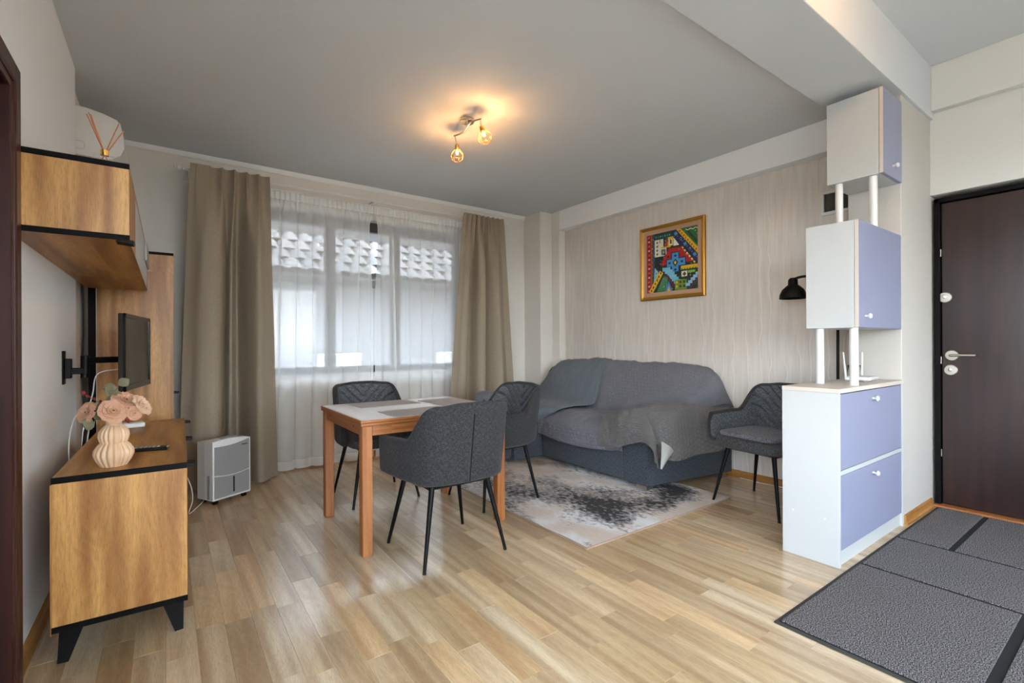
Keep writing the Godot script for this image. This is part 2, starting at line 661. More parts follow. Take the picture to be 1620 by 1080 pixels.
	M.rug = textured(tex(768, 768, func(x: int, y: int) -> Color:
		var u := x / 768.0
		var v := y / 768.0
		var n := rn.get_noise_2d(u * 3.1 + 7.0, v * 3.1 + 2.0)
		var f := rs.get_noise_2d(u * 34.0, v * 34.0)
		var g := rs.get_noise_2d(u * 90.0 + 40.0, v * 24.0)
		var c := Color(0.80, 0.745, 0.695)
		c = c.lerp(Color(0.86, 0.86, 0.86), smoothstep(-0.1, 0.35, rn.get_noise_2d(u * 2.0 + 30.0, v * 2.0)))
		c = c.lerp(Color(0.63, 0.52, 0.45), smoothstep(0.1, 0.5, rn.get_noise_2d(u * 2.2 + 60.0, v * 2.6 + 11.0)) * smoothstep(0.35, 0.75, v) * 0.9)
		# v: 0 at the near edge, 1 under the sofa; u: 0 at the table side
		var blot := exp(-pow((v - 0.17 - 0.05 * sin(u * 7.0)) / 0.13, 2.0)) * smoothstep(0.15, 0.35, u) * (1.0 - smoothstep(0.90, 1.0, u)) * smoothstep(0.02, 0.07, v)
		blot += 0.45 * exp(-pow((v - 0.6) / 0.2, 2.0)) * smoothstep(0.3, 0.0, absf(u - 0.25))
		blot += 0.35 * exp(-pow((v - 0.42) / 0.12, 2.0)) * smoothstep(0.9, 0.5, u)
		var vein := 1.0 - absf(rs.get_noise_2d(u * 22.0 + 9.0, v * 22.0)) * 3.2
		var k := blot * 1.0 + n * 0.75 + f * 0.40 + vein * 0.16 - 0.36
		var mott := rs.get_noise_2d(u * 60.0 + 5.0, v * 16.0 + 3.0) * 0.6 + rn.get_noise_2d(u * 5.0 + 80.0, v * 5.0) * 0.9
		c = c.lerp(Color(0.56, 0.55, 0.55), smoothstep(0.10, 0.55, mott) * smoothstep(0.10, 0.34, v) * 0.75)
		c = c.lerp(Color(0.46, 0.45, 0.45), smoothstep(-0.14, 0.26, k) * 0.70)
		c = c.lerp(Color(0.17, 0.165, 0.17), smoothstep(0.24, 0.62, k) * 0.92)
		return c * (0.97 + 0.05 * g)), 0.95, Vector3.ONE)
	M.rug_edge = mat(Color(0.62, 0.53, 0.45), 0.9)
	# entrance mat pile
	var mn := noise(151, 1.0, 2)
	var pile := tex(512, 512, func(x: int, y: int) -> Color:
		var a := mn.get_noise_2d(x * 0.13, y * 0.13)
		var b := mn.get_noise_2d(x * 0.42 + 70.0, y * 0.42)
		var v := 0.5 + a * 1.3 + b * 1.1
		return Color(v, v * 0.96, v * 0.95))
	var pm := textured(pile, 0.97, Vector3.ONE * 2.6, Color(0.64, 0.63, 0.635))
	pm.uv1_triplanar = true
	M.mat_pile = relief(pm, pile, 0.12)
	M.mat_black = mat(Color(0.035, 0.035, 0.04), 0.95)
	M.mat_rubber = mat(Color(0.22, 0.215, 0.19), 0.9)
	# ceramics and flowers
	M.vase = mat(Color(0.86, 0.72, 0.58), 0.3)
	M.petal = mat(Color(0.80, 0.61, 0.50), 0.75)
	M.petal.backlight_enabled = true
	M.petal.backlight = Color(0.3, 0.2, 0.16)
	M.petal_pale = mat(Color(0.88, 0.74, 0.62), 0.75)
	M.flower_heart = mat(Color(0.66, 0.58, 0.22), 0.8)
	M.flower_dark = mat(Color(0.16, 0.13, 0.05), 0.8)
	M.leaf = mat(Color(0.44, 0.43, 0.33), 0.7)
	M.berry = mat(Color(0.48, 0.05, 0.07), 0.45)
	M.reed = mat(Color(0.70, 0.42, 0.26), 0.7)
	M.liquid = mat(Color(0.72, 0.44, 0.26, 0.25), 0.05)
	M.liquid.transparency = BaseMaterial3D.TRANSPARENCY_ALPHA
	M.amber_glass = mat(Color(0.95, 0.72, 0.45, 0.15), 0.05)
	M.amber_glass.transparency = BaseMaterial3D.TRANSPARENCY_ALPHA
	M.bulb = mat(Color(1.0, 0.85, 0.6), 0.4)
	M.bulb.emission_enabled = true
	M.bulb.emission = Color(1.0, 0.80, 0.50)
	M.bulb.emission_energy_multiplier = 2.5
	# outdoors
	M.tile_clay = [mat(Color(0.29, 0.275, 0.26), 0.9), mat(Color(0.32, 0.30, 0.28), 0.9), mat(Color(0.26, 0.25, 0.24), 0.9)]
	M.house_wall = mat(Color(0.66, 0.66, 0.67), 0.9)
	M.ground = mat(Color(0.40, 0.39, 0.36), 0.95)
	M.garden_wall = mat(Color(0.93, 0.92, 0.90), 0.9)
	M.frame_dark = mat(Color(0.20, 0.185, 0.175), 0.4)
	M.sill = mat(Color(0.86, 0.85, 0.83), 0.35)


# ------------------------------------------------------------------ room shell
func _shell() -> void:
	var st := new_st()
	box2(st, Vector3(-0.60, 0, -3.75), Vector3(WL, CEIL, -2.12), 0.0)
	box2(st, Vector3(-0.60, 2.0, -2.12), Vector3(WL, CEIL, -1.30), 0.0)
	box2(st, Vector3(-0.60, 0, -1.30), Vector3(WL, CEIL, -0.98), 0.0)
	box2(st, Vector3(-0.60, 2.4, -0.98), Vector3(WL, 3.06, 2.0), 0.0)
	box2(st, Vector3(-0.60, 0, -0.98), Vector3(WL, 0.5, 2.0), 0.0)
	box2(st, Vector3(-0.60, 0, 2.0), Vector3(WL, 3.06, 2.8), 0.0)
	struct("wall_left", st, M.white_wall)
	st = new_st()
	box2(st, Vector3(-0.64, 0, -5.15), Vector3(-0.47, CEIL, -3.75), 0.0)
	struct("wall_left_recess", st, M.cream_wall)
	# window wall round the opening
	st = new_st()
	box2(st, Vector3(-0.60, 0, -5.15), Vector3(0.52, CEIL, WZ), 0.0)
	box2(st, Vector3(2.82, 0, -5.15), Vector3(4.5, CEIL, WZ), 0.0)
	box2(st, Vector3(0.52, 0, -5.15), Vector3(2.82, 0.84, WZ), 0.0)
	box2(st, Vector3(0.52, 2.44, -5.15), Vector3(2.82, CEIL, WZ), 0.0)
	struct("wall_window", st, M.cream_wall)
	st = new_st()
	box2(st, Vector3(3.70, 0, WZ), Vector3(3.98, CEIL, -4.52), 0.006)
	box2(st, Vector3(3.88, 0, -4.52), Vector3(3.98, CEIL, -4.38), 0.004)
	struct("pillar_corner", st, M.cream_wall)
	st = new_st()
	box2(st, Vector3(WX + 0.004, 0, WZ), Vector3(4.36, CEIL, -1.29), 0.0)
	struct("wall_right", st, M.cream_wall)
	st = new_st()
	bx(st, Vector3(WX + 0.002, 1.27, (-4.38 - 1.29) * 0.5), Vector3(0.004, 2.54, 3.09), 0.0)
	var wp: StandardMaterial3D = M.wallpaper
	wp.uv1_scale = Vector3(1.0 / 3.09, -1.0 / 2.54, 1)
	wp.uv1_offset = Vector3(0.5, 0.5, 0)
	struct("wall_right_paper", st, wp, "pale beige wallpaper with wavering raised threads above the sofa")
	st = new_st()
	box2(st, Vector3(BX, 2.535, -4.38), Vector3(WX + 0.03, CEIL, -1.15), 0.003)
	struct("trim_1", st, M.white_wall, "white boxed beam along the top of the papered wall")
	st = new_st()
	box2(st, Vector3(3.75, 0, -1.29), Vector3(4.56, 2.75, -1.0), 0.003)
	struct("wall_partition", st, M.hall_wall_shade)
	# cross beam and ceilings
	st = new_st()
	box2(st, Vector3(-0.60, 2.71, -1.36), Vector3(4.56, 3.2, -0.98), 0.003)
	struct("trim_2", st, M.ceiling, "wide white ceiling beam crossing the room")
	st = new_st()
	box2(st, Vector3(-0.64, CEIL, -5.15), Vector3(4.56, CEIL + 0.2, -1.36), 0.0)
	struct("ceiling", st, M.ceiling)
	st = new_st()
	box2(st, Vector3(-0.60, 3.06, -0.98), Vector3(4.56, 3.25, 3.0), 0.0)
	struct("ceiling_entrance", st, M.ceiling)
	# entrance wall round the door
	st = new_st()
	box2(st, Vector3(DX, 2.18, -1.0), Vector3(4.56, 3.06, -0.04), 0.002)
	box2(st, Vector3(DX, 0, -0.04), Vector3(4.56, 3.06, 2.8), 0.002)
	box2(st, Vector3(4.30, 2.75, -0.98), Vector3(DX, 3.06, 2.8), 0.003)
	struct("wall_entrance", st, M.entry_wall)
	# wall behind the viewer with the wide window of the kitchen end
	st = new_st()
	box2(st, Vector3(-0.60, 0, 2.8), Vector3(-0.2, 3.06, 3.0), 0.0)
	box2(st, Vector3(3.2, 0, 2.8), Vector3(4.56, 3.06, 3.0), 0.0)
	box2(st, Vector3(-0.2, 0, 2.8), Vector3(3.2, 0.7, 3.0), 0.0)
	box2(st, Vector3(-0.2, 2.6, 2.8), Vector3(3.2, 3.06, 3.0), 0.0)
	struct("wall_back", st, M.white_wall)
	# skirting boards: a moulded section
	var sec := PackedVector2Array([Vector2(0, 0), Vector2(0.022, 0), Vector2(0.022, 0.006), Vector2(0.014, 0.016), Vector2(0.011, 0.035), Vector2(0.010, 0.05), Vector2(0.006, 0.057), Vector2(0, 0.058)])
	st = new_st()
	prism(st, sec, 0.0, 0.58, Transform3D(Basis(Vector3(0, 0, 1), Vector3(0, 1, 0), Vector3(-1, 0, 0)), Vector3(4.36, 0, -1.0)))
	struct("baseboard_partition", st, M.skirting, "honey wood skirting board with an open cut end beside the shoe cabinet")
	st = new_st()
	prism(st, sec, 0.0, 3.09, Transform3D(Basis(Vector3(-1, 0, 0), Vector3(0, 1, 0), Vector3(0, 0, -1)), Vector3(WX, 0, -1.29)))
	struct("baseboard_right", st, M.skirting)
	st = new_st()
	prism(st, sec, 0.0, 1.54, Transform3D(Basis(Vector3(1, 0, 0), Vector3(0, 1, 0), Vector3(0, 0, 1)), Vector3(WL, 0, -3.75)))
	struct("baseboard_left", st, M.skirting)
	st = new_st()
	prism(st, sec, 0.0, 4.16, Transform3D(Basis(Vector3(0, 0, 1), Vector3(0, 1, 0), Vector3(-1, 0, 0)), Vector3(3.70, 0, WZ)))
	struct("baseboard_window", st, M.skirting)
	# thin cove along the window wall
	var cove := PackedVector2Array([Vector2(0, 0), Vector2(0.006, 0), Vector2(0.012, 0.008), Vector2(0.03, 0.035), Vector2(0.03, 0.04), Vector2(0, 0.04)])
	st = new_st()
	prism(st, cove, 0.0, 4.17, Transform3D(Basis(Vector3(0, 0, 1), Vector3(0, 1, 0), Vector3(-1, 0, 0)), Vector3(3.70, CEIL - 0.04, WZ)), true)
	struct("trim_3", st, M.white_paint, "thin white cove under the ceiling above the curtains")


func _floor() -> void:
	var st := new_st()
	box2(st, Vector3(-0.64, -0.3, -5.15), Vector3(4.6, -0.012, 3.0), 0.0)
	var fl := struct("floor", st, M.subfloor)
	var cam := Transform3D(get_node("camera").transform).affine_inverse()
	var px := func(p: Vector3) -> Vector2:
		var v := cam * p
		if v.z > -0.05:
			return Vector2(-9999, 9999)
		return Vector2(810.0 + 755.5 * v.x / -v.z, 544.04 - 755.5 * v.y / -v.z)
	var r := RandomNumberGenerator.new()
	r.seed = 19
	var w := 0.09825
	var lens := [0.40, 0.47, 0.54, 0.60, 0.66]
	var meshes := {}
	var list := []
	var col := 0
	var x := 0.288 - w * 8.0
	while x < 4.5:
		var z := -4.9 - r.randf() * 0.5
		var board := -1
		var tilt := Basis.IDENTITY
		var next_board := z
		while z < 2.9:
			var k := r.randi() % lens.size()
			var l: float = lens[k]
			if z >= next_board:
				board += 1
				next_board = z + 1.2
				tilt = Basis.from_euler(Vector3(r.randf_range(-1, 1) * 0.0012, 0, r.randf_range(-1, 1) * 0.004))
			var c := Vector3(x + w * 0.5, -0.006, z + l * 0.5)
			var lo := Vector2(1e9, 1e9)
			var hi := -lo
			for q in [Vector3(-w, 0, -l), Vector3(w, 0, -l), Vector3(w, 0, l), Vector3(-w, 0, l)]:
				var s: Vector2 = px.call(c + q * 0.5)
				lo = lo.min(s)
				hi = hi.max(s)
			var seen_in := lo.x < 1620 and hi.x > 30 and lo.y < 1080 and hi.y > 560 and hi.y < 3000
			var dist := (c - Vector3(0, 1.15, 0)).length()
			list.append([dist if seen_in else dist + 100.0, c, k, r.randi() % 7, tilt, r.randi() % 6])
			z += l
		x += w
		col += 1
	list.sort_custom(func(a, b): return a[0] < b[0])
	var rest := [new_st(), new_st()]
	for i in list.size():
		var e: Array = list[i]
		var l: float = lens[e[2]]
		var off := Vector2(0.06 + 0.075 * e[3], 0.35 + 0.17 * ((e[3] * 3) % 7))
		if i < 300:
			var key: int = e[2] * 100 + e[3]
			if not meshes.has(key):
				var s := new_st()
				bx(s, Vector3.ZERO, Vector3(w - 0.0004, 0.012, l - 0.0004), 0.0006, 2, off)
				s.generate_normals()
				meshes[key] = s.commit()
			var mi := MeshInstance3D.new()
			mi.name = "plank"
			mi.mesh = meshes[key]
			mi.material_override = M.planks[e[5]]
			mi.transform = Transform3D(e[4], e[1])
			fl.add_child(mi, true)
		elif e[1].z < 3.0:
			bx(rest[i % 2], e[1], Vector3(w - 0.0004, 0.012, l - 0.0004), 0.0, 2, off)
	for i in 2:
		var mi := put("far_planks", rest[i], M.planks[i * 3], fl)
		mi.set_meta("kind", "stuff")


# ------------------------------------------------------------------ windows
func _windows() -> void:
	var w := struct_node("window_1", "three-light window with dark frames behind the sheer curtains")
	var st := new_st()
	var z0 := -5.04
	var z1 := -4.97
	for b in [[0.52, 2.82, 2.34, 2.44], [0.52, 2.82, 0.86, 0.93], [0.52, 0.59, 0.93, 2.34], [2.75, 2.82, 0.93, 2.34], [1.29, 1.39, 0.93, 2.34], [1.98, 2.08, 0.93, 2.34]]:
		box2(st, Vector3(b[0], b[2], z0), Vector3(b[1], b[3], z1), 0.004)
	put("frame", st, M.frame_dark, w)
	for p in [[0.59, 1.29], [1.39, 1.98], [2.08, 2.75]]:
		st = new_st()
		box2(st, Vector3(p[0], 0.93, -5.008), Vector3(p[1], 2.34, -5.002), 0.0)
		put("pane", st, M.glass, w)
	st = new_st()
	box2(st, Vector3(0.53, 0.84, -4.97), Vector3(2.81, 0.862, WZ + 0.05), 0.004)
	box2(st, Vector3(0.53, 0.72, WZ), Vector3(2.81, 0.84, WZ + 0.04), 0.004)
	struct("trim_4", st, M.sill, "pale window sill behind the sheer curtains")
	w = struct_node("window_2")
	st = new_st()
	for b in [[-0.2, 3.2, 2.52, 2.6], [-0.2, 3.2, 0.7, 0.78], [-0.2, -0.12, 0.78, 2.52], [3.12, 3.2, 0.78, 2.52], [1.46, 1.54, 0.78, 2.52]]:
		box2(st, Vector3(b[0], b[2], 2.88), Vector3(b[1], b[3], 2.95), 0.004)
	put("frame", st, M.white_paint, w)
	for p in [[-0.12, 1.46], [1.54, 3.12]]:
		st = new_st()
		box2(st, Vector3(p[0], 0.78, 2.91), Vector3(p[1], 2.52, 2.916), 0.0)
		put("pane", st, M.glass, w)
	w = struct_node("window_3")
	st = new_st()
	for b in [[-0.98, 2.0, 2.32, 2.4], [-0.98, 2.0, 0.5, 0.58], [-0.98, -0.90, 0.58, 2.32], [1.92, 2.0, 0.58, 2.32], [0.02, 0.10, 0.58, 2.32], [0.97, 1.05, 0.58, 2.32]]:
		box2(st, Vector3(-0.57, b[2], b[0]), Vector3(-0.50, b[3], b[1]), 0.004)
	put("frame", st, M.white_paint, w)
	for p in [[-0.90, 0.02], [0.10, 0.97], [1.05, 1.92]]:
		st = new_st()
		box2(st, Vector3(-0.538, 0.58, p[0]), Vector3(-0.532, 2.32, p[1]), 0.0)
		put("pane", st, M.glass, w)


func _outside() -> void:
	var st := new_st()
	box2(st, Vector3(-40, -0.8, -40), Vector3(40, -0.5, 40), 0.0)
	var g := struct("ground", st, M.ground)
	g.set_meta("kind", "structure")
	st = new_st()
	box2(st, Vector3(-4, 2.62, -6.7), Vector3(9, 2.82, -5.15), 0.01)  # unseen slab added over the window to cut the sky light
	struct("added_sky_slab", st, M.house_wall)
	st = new_st()
	box2(st, Vector3(-0.64, 3.26, -5.15), Vector3(4.56, 11.0, 3.0), 0.0)  # unseen masses added above and beside to keep skylight off the house
	box2(st, Vector3(4.58, -0.5, -5.15), Vector3(16.0, 11.0, 3.0), 0.0)
	struct("wall_added_sky_block", st, M.house_wall)
	var h := thing("neighbour_house", "pale house with a clay tile roof seen through the sheer curtains", "house", Vector3(0, -0.5, 0))
	st = new_st()
	box2(st, Vector3(-4, 0, -15), Vector3(14, 2.80, -8.3), 0.0)
	put("wall", st, M.house_wall, h)
	st = new_st()
	var slope := 0.62
	var roof := Transform3D(Basis(Vector3.RIGHT, slope), Vector3(5, 2.74, -7.95))
	bx(st, Vector3(0, 0, -2.6), Vector3(16.6, 0.10, 5.4), 0.0, 1, Vector2.ZERO, roof)
	bx(st, Vector3(0, -0.04, 0.06), Vector3(16.6, 0.12, 0.06), 0.0, 1, Vector2.ZERO, roof)
	put("roof", st, M.tile_clay[2], h)
	# curved tiles: the rows that show through the curtain, one by one
	var tm := []
	for v in 3:
		var s := new_st()
		var prof := []
		for i in 7:
			var a := PI * i / 6.0
			prof.append([-0.12 * cos(a), 0.07 * sin(a)])
		var rows := []
		for z in [[0.0, 0.02], [-0.36, 0.0]]:
			var o := []
			for p in prof:
				o.append(Vector3(p[0], p[1] + z[1], z[0]))
			rows.append(o)
		sheet(s, rows, 1, 1, 0.015, -1.0)
		s.generate_normals()
		tm.append(s.commit())
	var rr := RandomNumberGenerator.new()
	rr.seed = 5
	var far := new_st()
	for row in 13:
		for c in 30:
			var mi := MeshInstance3D.new()
			mi.name = "tile"
			var v := rr.randi() % 3
			var xf := roof * Transform3D(Basis(Vector3.UP, rr.randf_range(-0.04, 0.04)), Vector3(-4.9 + c * 0.25 + (row % 2) * 0.12, 0.055, 0.04 - row * 0.33))
			if row < 9 and c < 30 and rr.randf() < 2.0:
				mi.mesh = tm[v]
				mi.material_override = M.tile_clay[v]
				mi.transform = xf
				h.add_child(mi, true)
			else:
				far.append_from(tm[v], 0, xf)
	var fm := MeshInstance3D.new()
	fm.mesh = far.commit()
	fm.mesh.surface_set_material(0, M.tile_clay[0])
	fm.name = "upper_tiles"
	fm.set_meta("kind", "stuff")
	h.add_child(fm, true)
	for k in 2:
		st = new_st()
		var p := Vector3(2.02, 0.26, -7.0) if k == 0 else Vector3(3.80, 0.26, -7.0)
		bx(st, Vector3.ZERO, Vector3(0.95 if k == 0 else 1.0, 1.52, 0.12), 0.01, 1, Vector2.ZERO, at(p, 0.75))
		var wl := put("garden_wall", st, M.garden_wall, self)
		tag(wl, "sunlit white garden wall behind the middle of the sheer curtains" if k == 0 else "sunlit white garden wall behind the second sheer panel by the drape", "wall", "sunlit garden walls outside")


# ------------------------------------------------------------------ curtains
func curtain(x0t: float, x1t: float, x0b: float, x1b: float, top: float, bottom: float, z: float, fold: Callable, nu: int, nv: int) -> Array:
	var g := []
	for j in nv + 1:
		var h := float(j) / nv            # 0 at the top
		var o := []
		for i in nu + 1:
			var s := float(i) / nu
			var f: Vector2 = fold.call(s, h)
			o.append(Vector3(lerpf(lerpf(x0t, x1t, s), lerpf(x0b, x1b, s), pow(h, 0.8)) + f.x, lerpf(top, bottom, h), z + f.y))
		g.append(o)
	return g


func table_of(v: Array, s: float) -> float:
	var f := s * (v.size() - 1)
	var k := mini(int(f), v.size() - 2)
	return cr(v[maxi(k - 1, 0)], v[k], v[k + 1], v[mini(k + 2, v.size() - 1)], f - k)


func _curtains() -> void:
	var n := noise(201, 1.0, 2)
	var left_low := [0.0, 0.03, 0.065, 0.085, 0.09, 0.05, -0.105, -0.05, -0.115, 0.02, 0.095, 0.105, 0.05, 0.0]
	var left_top := [0.01, 0.012, 0.015, 0.02, -0.02, 0.025, -0.02, 0.03, -0.015, 0.03, -0.02, 0.03, -0.015, 0.01]
	var st := new_st()
	var g := curtain(0.155, 0.715, 0.06, 0.765, 2.60, 0.02, -4.57, func(s: float, h: float) -> Vector2:
		var k := smoothstep(0.02, 0.30, h)
		var zz := lerpf(table_of(left_top, s), table_of(left_low, s) * (1.0 + 0.5 * h), k) + n.get_noise_2d(s * 3.0, h * 1.5) * 0.012
		return Vector2(0.012 * sin(s * 40.0) * (1.0 - k) + 0.012 * sin(s * 19.0 + h) * k, zz), 130, 46)
	sheet(st, g, 1.0, 2.6, 0.004)
	var c := put("drape", st, M.drape, self)
	tag(c, "beige linen drape hanging behind the grey dehumidifier", "curtain", "beige drapes")
	var right_low := [0.0, 0.06, 0.07, -0.065, -0.075, 0.06, 0.07, -0.06, -0.08, 0.05, 0.07, 0.02, -0.04, 0.0]
	st = new_st()
	g = curtain(2.66, 3.16, 2.44, 3.36, 2.60, 0.02, -4.57, func(s: float, h: float) -> Vector2:
		var k := smoothstep(0.02, 0.22, h)
		return Vector2(0.01 * sin(s * 46.0), lerpf(0.022 * sin(s * 52.0), table_of(right_low, s) * (0.8 + 0.5 * h), k) + n.get_noise_2d(s * 3.0 + 9.0, h * 1.5) * 0.012), 130, 46)
	sheet(st, g, 1.0, 2.6, 0.004)
	c = put("drape", st, M.drape, self)
	tag(c, "beige linen drape hanging beside the corner pillar and chaise end of the sofa", "curtain", "beige drapes")
	# sheers: some folds double back on themselves
	for k in 2:
		var sd := 10.0 + 30.0 * k
		var fold := func(s: float, h: float) -> Vector2:
			var amp := 0.4 + 0.9 * absf(n.get_noise_2d(s * 2.2 + sd, 3.0)) * 2.0
			var ph := s * TAU * 7.5 + 1.6 * n.get_noise_2d(s * 2.0 + sd, h * 0.5)
			var kk := smoothstep(0.0, 0.12, h)
			var x := (0.027 * sin(ph) * amp * kk + 0.006 * sin(s * TAU * 26.0) * (1.0 - kk)) * smoothstep(0.0, 0.06, s) * smoothstep(1.0, 0.94, s)
			var z := 0.034 * cos(ph) * amp * (0.5 + 0.5 * h) * kk + 0.008 * sin(s * TAU * 24.0) * (1.0 - kk)
			# the meeting edges part a little near the top
			var part := 0.035 * smoothstep(0.02, 0.07, h) * smoothstep(0.42, 0.12, h)
			if k == 0:
				x -= part * smoothstep(0.9, 1.0, s)
			else:
				x += part * smoothstep(0.1, 0.0, s)
			return Vector2(x, z)
		var x0 := 0.60 if k == 0 else 1.694
		var x1 := 1.690 if k == 0 else 2.82
		st = new_st()
		g = curtain(x0, x1, x0, x1, 2.535, 0.10, -4.715, fold, 240, 40)
		sheet(st, g)
		var holder := thing("sheer_curtain", ["white sheer curtain panel beside the left beige drape", "white sheer curtain panel beside the far beige drape"][k], "curtain", Vector3.ZERO, 0.0, "sheer curtains")
		put("cloth", st, M.sheer, holder)
		st = new_st()
		var hem := []
		for j in 3:
			var o := []
			for i in 241:
				var q: Vector3 = g[40][i]
				o.append(Vector3(q.x, 0.10 - 0.04 * j, q.z))
			hem.append(o)
		sheet(st, hem)
		put("hem", st, M.sheer_hem, holder)
		st = new_st()
		var head := []
		for j in 3:
			var o := []
			for i in 241:
				var q: Vector3 = g[0][i]
				o.append(Vector3(q.x, 2.535 - 0.035 * j, q.z + 0.012))
			head.append(o)
		sheet(st, head)
		put("heading_tape", st, M.sheer_hem, holder)
	# rods
	var rod := thing("curtain_rod", "white curtain rod with a turned end knob carrying the beige drapes", "curtain rod")
	st = new_st()
	tube(st, [Vector3(0.12, 2.575, -4.64), Vector3(3.24, 2.575, -4.64)], 0.011, 12)
	put("rod", st, M.white_plastic, rod)
	for e in [[0.12, -1.0], [3.24, 1.0]]:
		st = new_st()
		lathe(st, [Vector2(0.0, 0.0), Vector2(0.016, 0.0), Vector2(0.016, 0.012), Vector2(0.009, 0.02), Vector2(0.02, 0.034), Vector2(0.02, 0.046), Vector2(0.008, 0.056), Vector2(0.013, 0.066), Vector2(0.0, 0.075)], 16, Vector3.ZERO, 0, 0.0,
			Transform3D(Basis(Vector3(0, 1, 0), Vector3(e[1], 0, 0), Vector3(0, 0, -e[1])), Vector3(e[0], 2.575, -4.64)))
		put("finial", st, M.white_plastic, rod)
	for x in [0.135, 1.68, 3.22]:
		st = new_st()
		box2(st, Vector3(x - 0.008, 2.55, -4.85), Vector3(x + 0.008, 2.565, -4.63), 0.002)
		box2(st, Vector3(x - 0.015, 2.53, -4.85), Vector3(x + 0.015, 2.60, -4.845), 0.001)
		put("bracket", st, M.white_plastic, rod)
	var r2 := thing("sheer_rail", "thin pale rail carrying the two sheer curtains", "curtain rail")
	st = new_st()
	tube(st, [Vector3(0.56, 2.553, -4.735), Vector3(2.86, 2.553, -4.735)], 0.007, 10)
	put("rail", st, M.white_plastic, r2)
	st = new_st()
	tube(st, [Vector3(1.692, 2.55, -4.75), Vector3(1.692, 2.60, -4.75), Vector3(1.692, 2.60, -4.85)], 0.004, 8)
	put("hook", st, M.steel, r2)


# ------------------------------------------------------------------ doors
func _doors() -> void:
	var d := struct_node("door_1", "dark mahogany entrance door with three round lock plates")
	var st := new_st()
	box2(st, Vector3(4.385, 0.0, -0.985), Vector3(4.50, 2.155, -0.955), 0.003)
	box2(st, Vector3(4.385, 0.0, -0.075), Vector3(4.50, 2.155, -0.045), 0.003)
	box2(st, Vector3(4.385, 2.125, -0.985), Vector3(4.50, 2.155, -0.045), 0.003, 2)
	put("frame", st, M.black_edge, d)
	st = new_st()
	box2(st, Vector3(4.405, 0.022, -0.950), Vector3(4.46, 2.120, -0.080), 0.004)
	put("leaf", st, M.mahogany, d)
	st = new_st()
	box2(st, Vector3(4.335, 0.0, -0.985), Vector3(4.50, 0.018, -0.045), 0.004, 2)
	put("threshold", st, M.beech, d)
	var to_room := Basis(Vector3(0, 0, 1), Vector3(-1, 0, 0), Vector3(0, -1, 0))   # lathe axis y -> -x
	var plates := [[1.462, -0.931], [1.058, -0.897], [0.957, -0.903]]
	for i in 3:
		var p: Array = plates[i]
		st = new_st()
		lathe(st, [Vector2(0.037, 0.0), Vector2(0.037, 0.004), Vector2(0.033, 0.008), Vector2(0.0, 0.009)], 24, Vector3.ZERO, 0, 0.0, Transform3D(to_room, Vector3(4.405, p[0], p[1])))
		var pl := put("lock_plate" if i != 1 else "handle_rose", st, M.steel, d)
		st = new_st()
		if i != 1:
			lathe(st, [Vector2(0.011, 0.0), Vector2(0.011, 0.016), Vector2(0.0, 0.017)], 14, Vector3.ZERO, 0, 0.0, Transform3D(to_room, Vector3(4.397, p[0], p[1])))
			bx(st, Vector3(4.372, p[0] + 0.006, p[1]), Vector3(0.014, 0.022, 0.006), 0.002)
			put("thumb_turn", st, M.chrome, pl)
		else:
			tube(st, smooth_path([Vector3(4.398, p[0], p[1]), Vector3(4.365, p[0], p[1]), Vector3(4.355, p[0] + 0.003, p[1] + 0.03), Vector3(4.353, p[0] + 0.004, p[1] + 0.13)], 6), 0.0085, 12)
			put("lever", st, M.steel, pl)
	for y in [0.35, 1.0, 1.75]:
		st = new_st()
		tube(st, [Vector3(4.40, y, -0.9525), Vector3(4.40, y + 0.05, -0.9525)], 0.003, 8)
		put("hinge", st, M.steel, d)
	# brown inner door and its casing beside the television wall
	d = struct_node("door_2", "brown wooden door casing beside the oak television furniture")
	st = new_st()
	box2(st, Vector3(WL - 0.002, 0, -2.209), Vector3(-0.385, 2.048, -2.149), 0.004)
	box2(st, Vector3(WL - 0.002, 0, -1.26), Vector3(-0.385, 2.048, -1.20), 0.004)
	box2(st, Vector3(WL - 0.002, 1.988, -2.149), Vector3(-0.385, 2.048, -1.26), 0.004, 2)
	put("casing", st, M.door_brown, d)
	st = new_st()
	box2(st, Vector3(-0.60, 0, -2.15), Vector3(-0.392, 2.0, -2.118), 0.002)
	box2(st, Vector3(-0.60, 0, -1.30), Vector3(-0.392, 2.0, -1.26), 0.002)
	box2(st, Vector3(-0.60, 1.962, -2.118), Vector3(-0.392, 2.0, -1.30), 0.002, 2)
	put("jamb", st, M.door_brown, d)
	st = new_st()
	box2(st, Vector3(-0.595, 0.006, -2.117), Vector3(-0.555, 1.961, -1.301), 0.003)
	put("leaf", st, M.door_brown, d)


# ------------------------------------------------------------------ television wall
func tab_handle(parent: Node, p: Vector3, along := 0.07) -> void:
	var st := new_st()
	var prof := PackedVector2Array([Vector2(-0.028, 0.0), Vector2(0.022, -0.004), Vector2(0.026, 0.003), Vector2(0.024, 0.008), Vector2(-0.01, 0.011), Vector2(-0.028, 0.004)])
	prism(st, prof, -along * 0.5, along * 0.5, Transform3D(Basis.IDENTITY, p))
	put("handle", st, M.black_metal, parent)


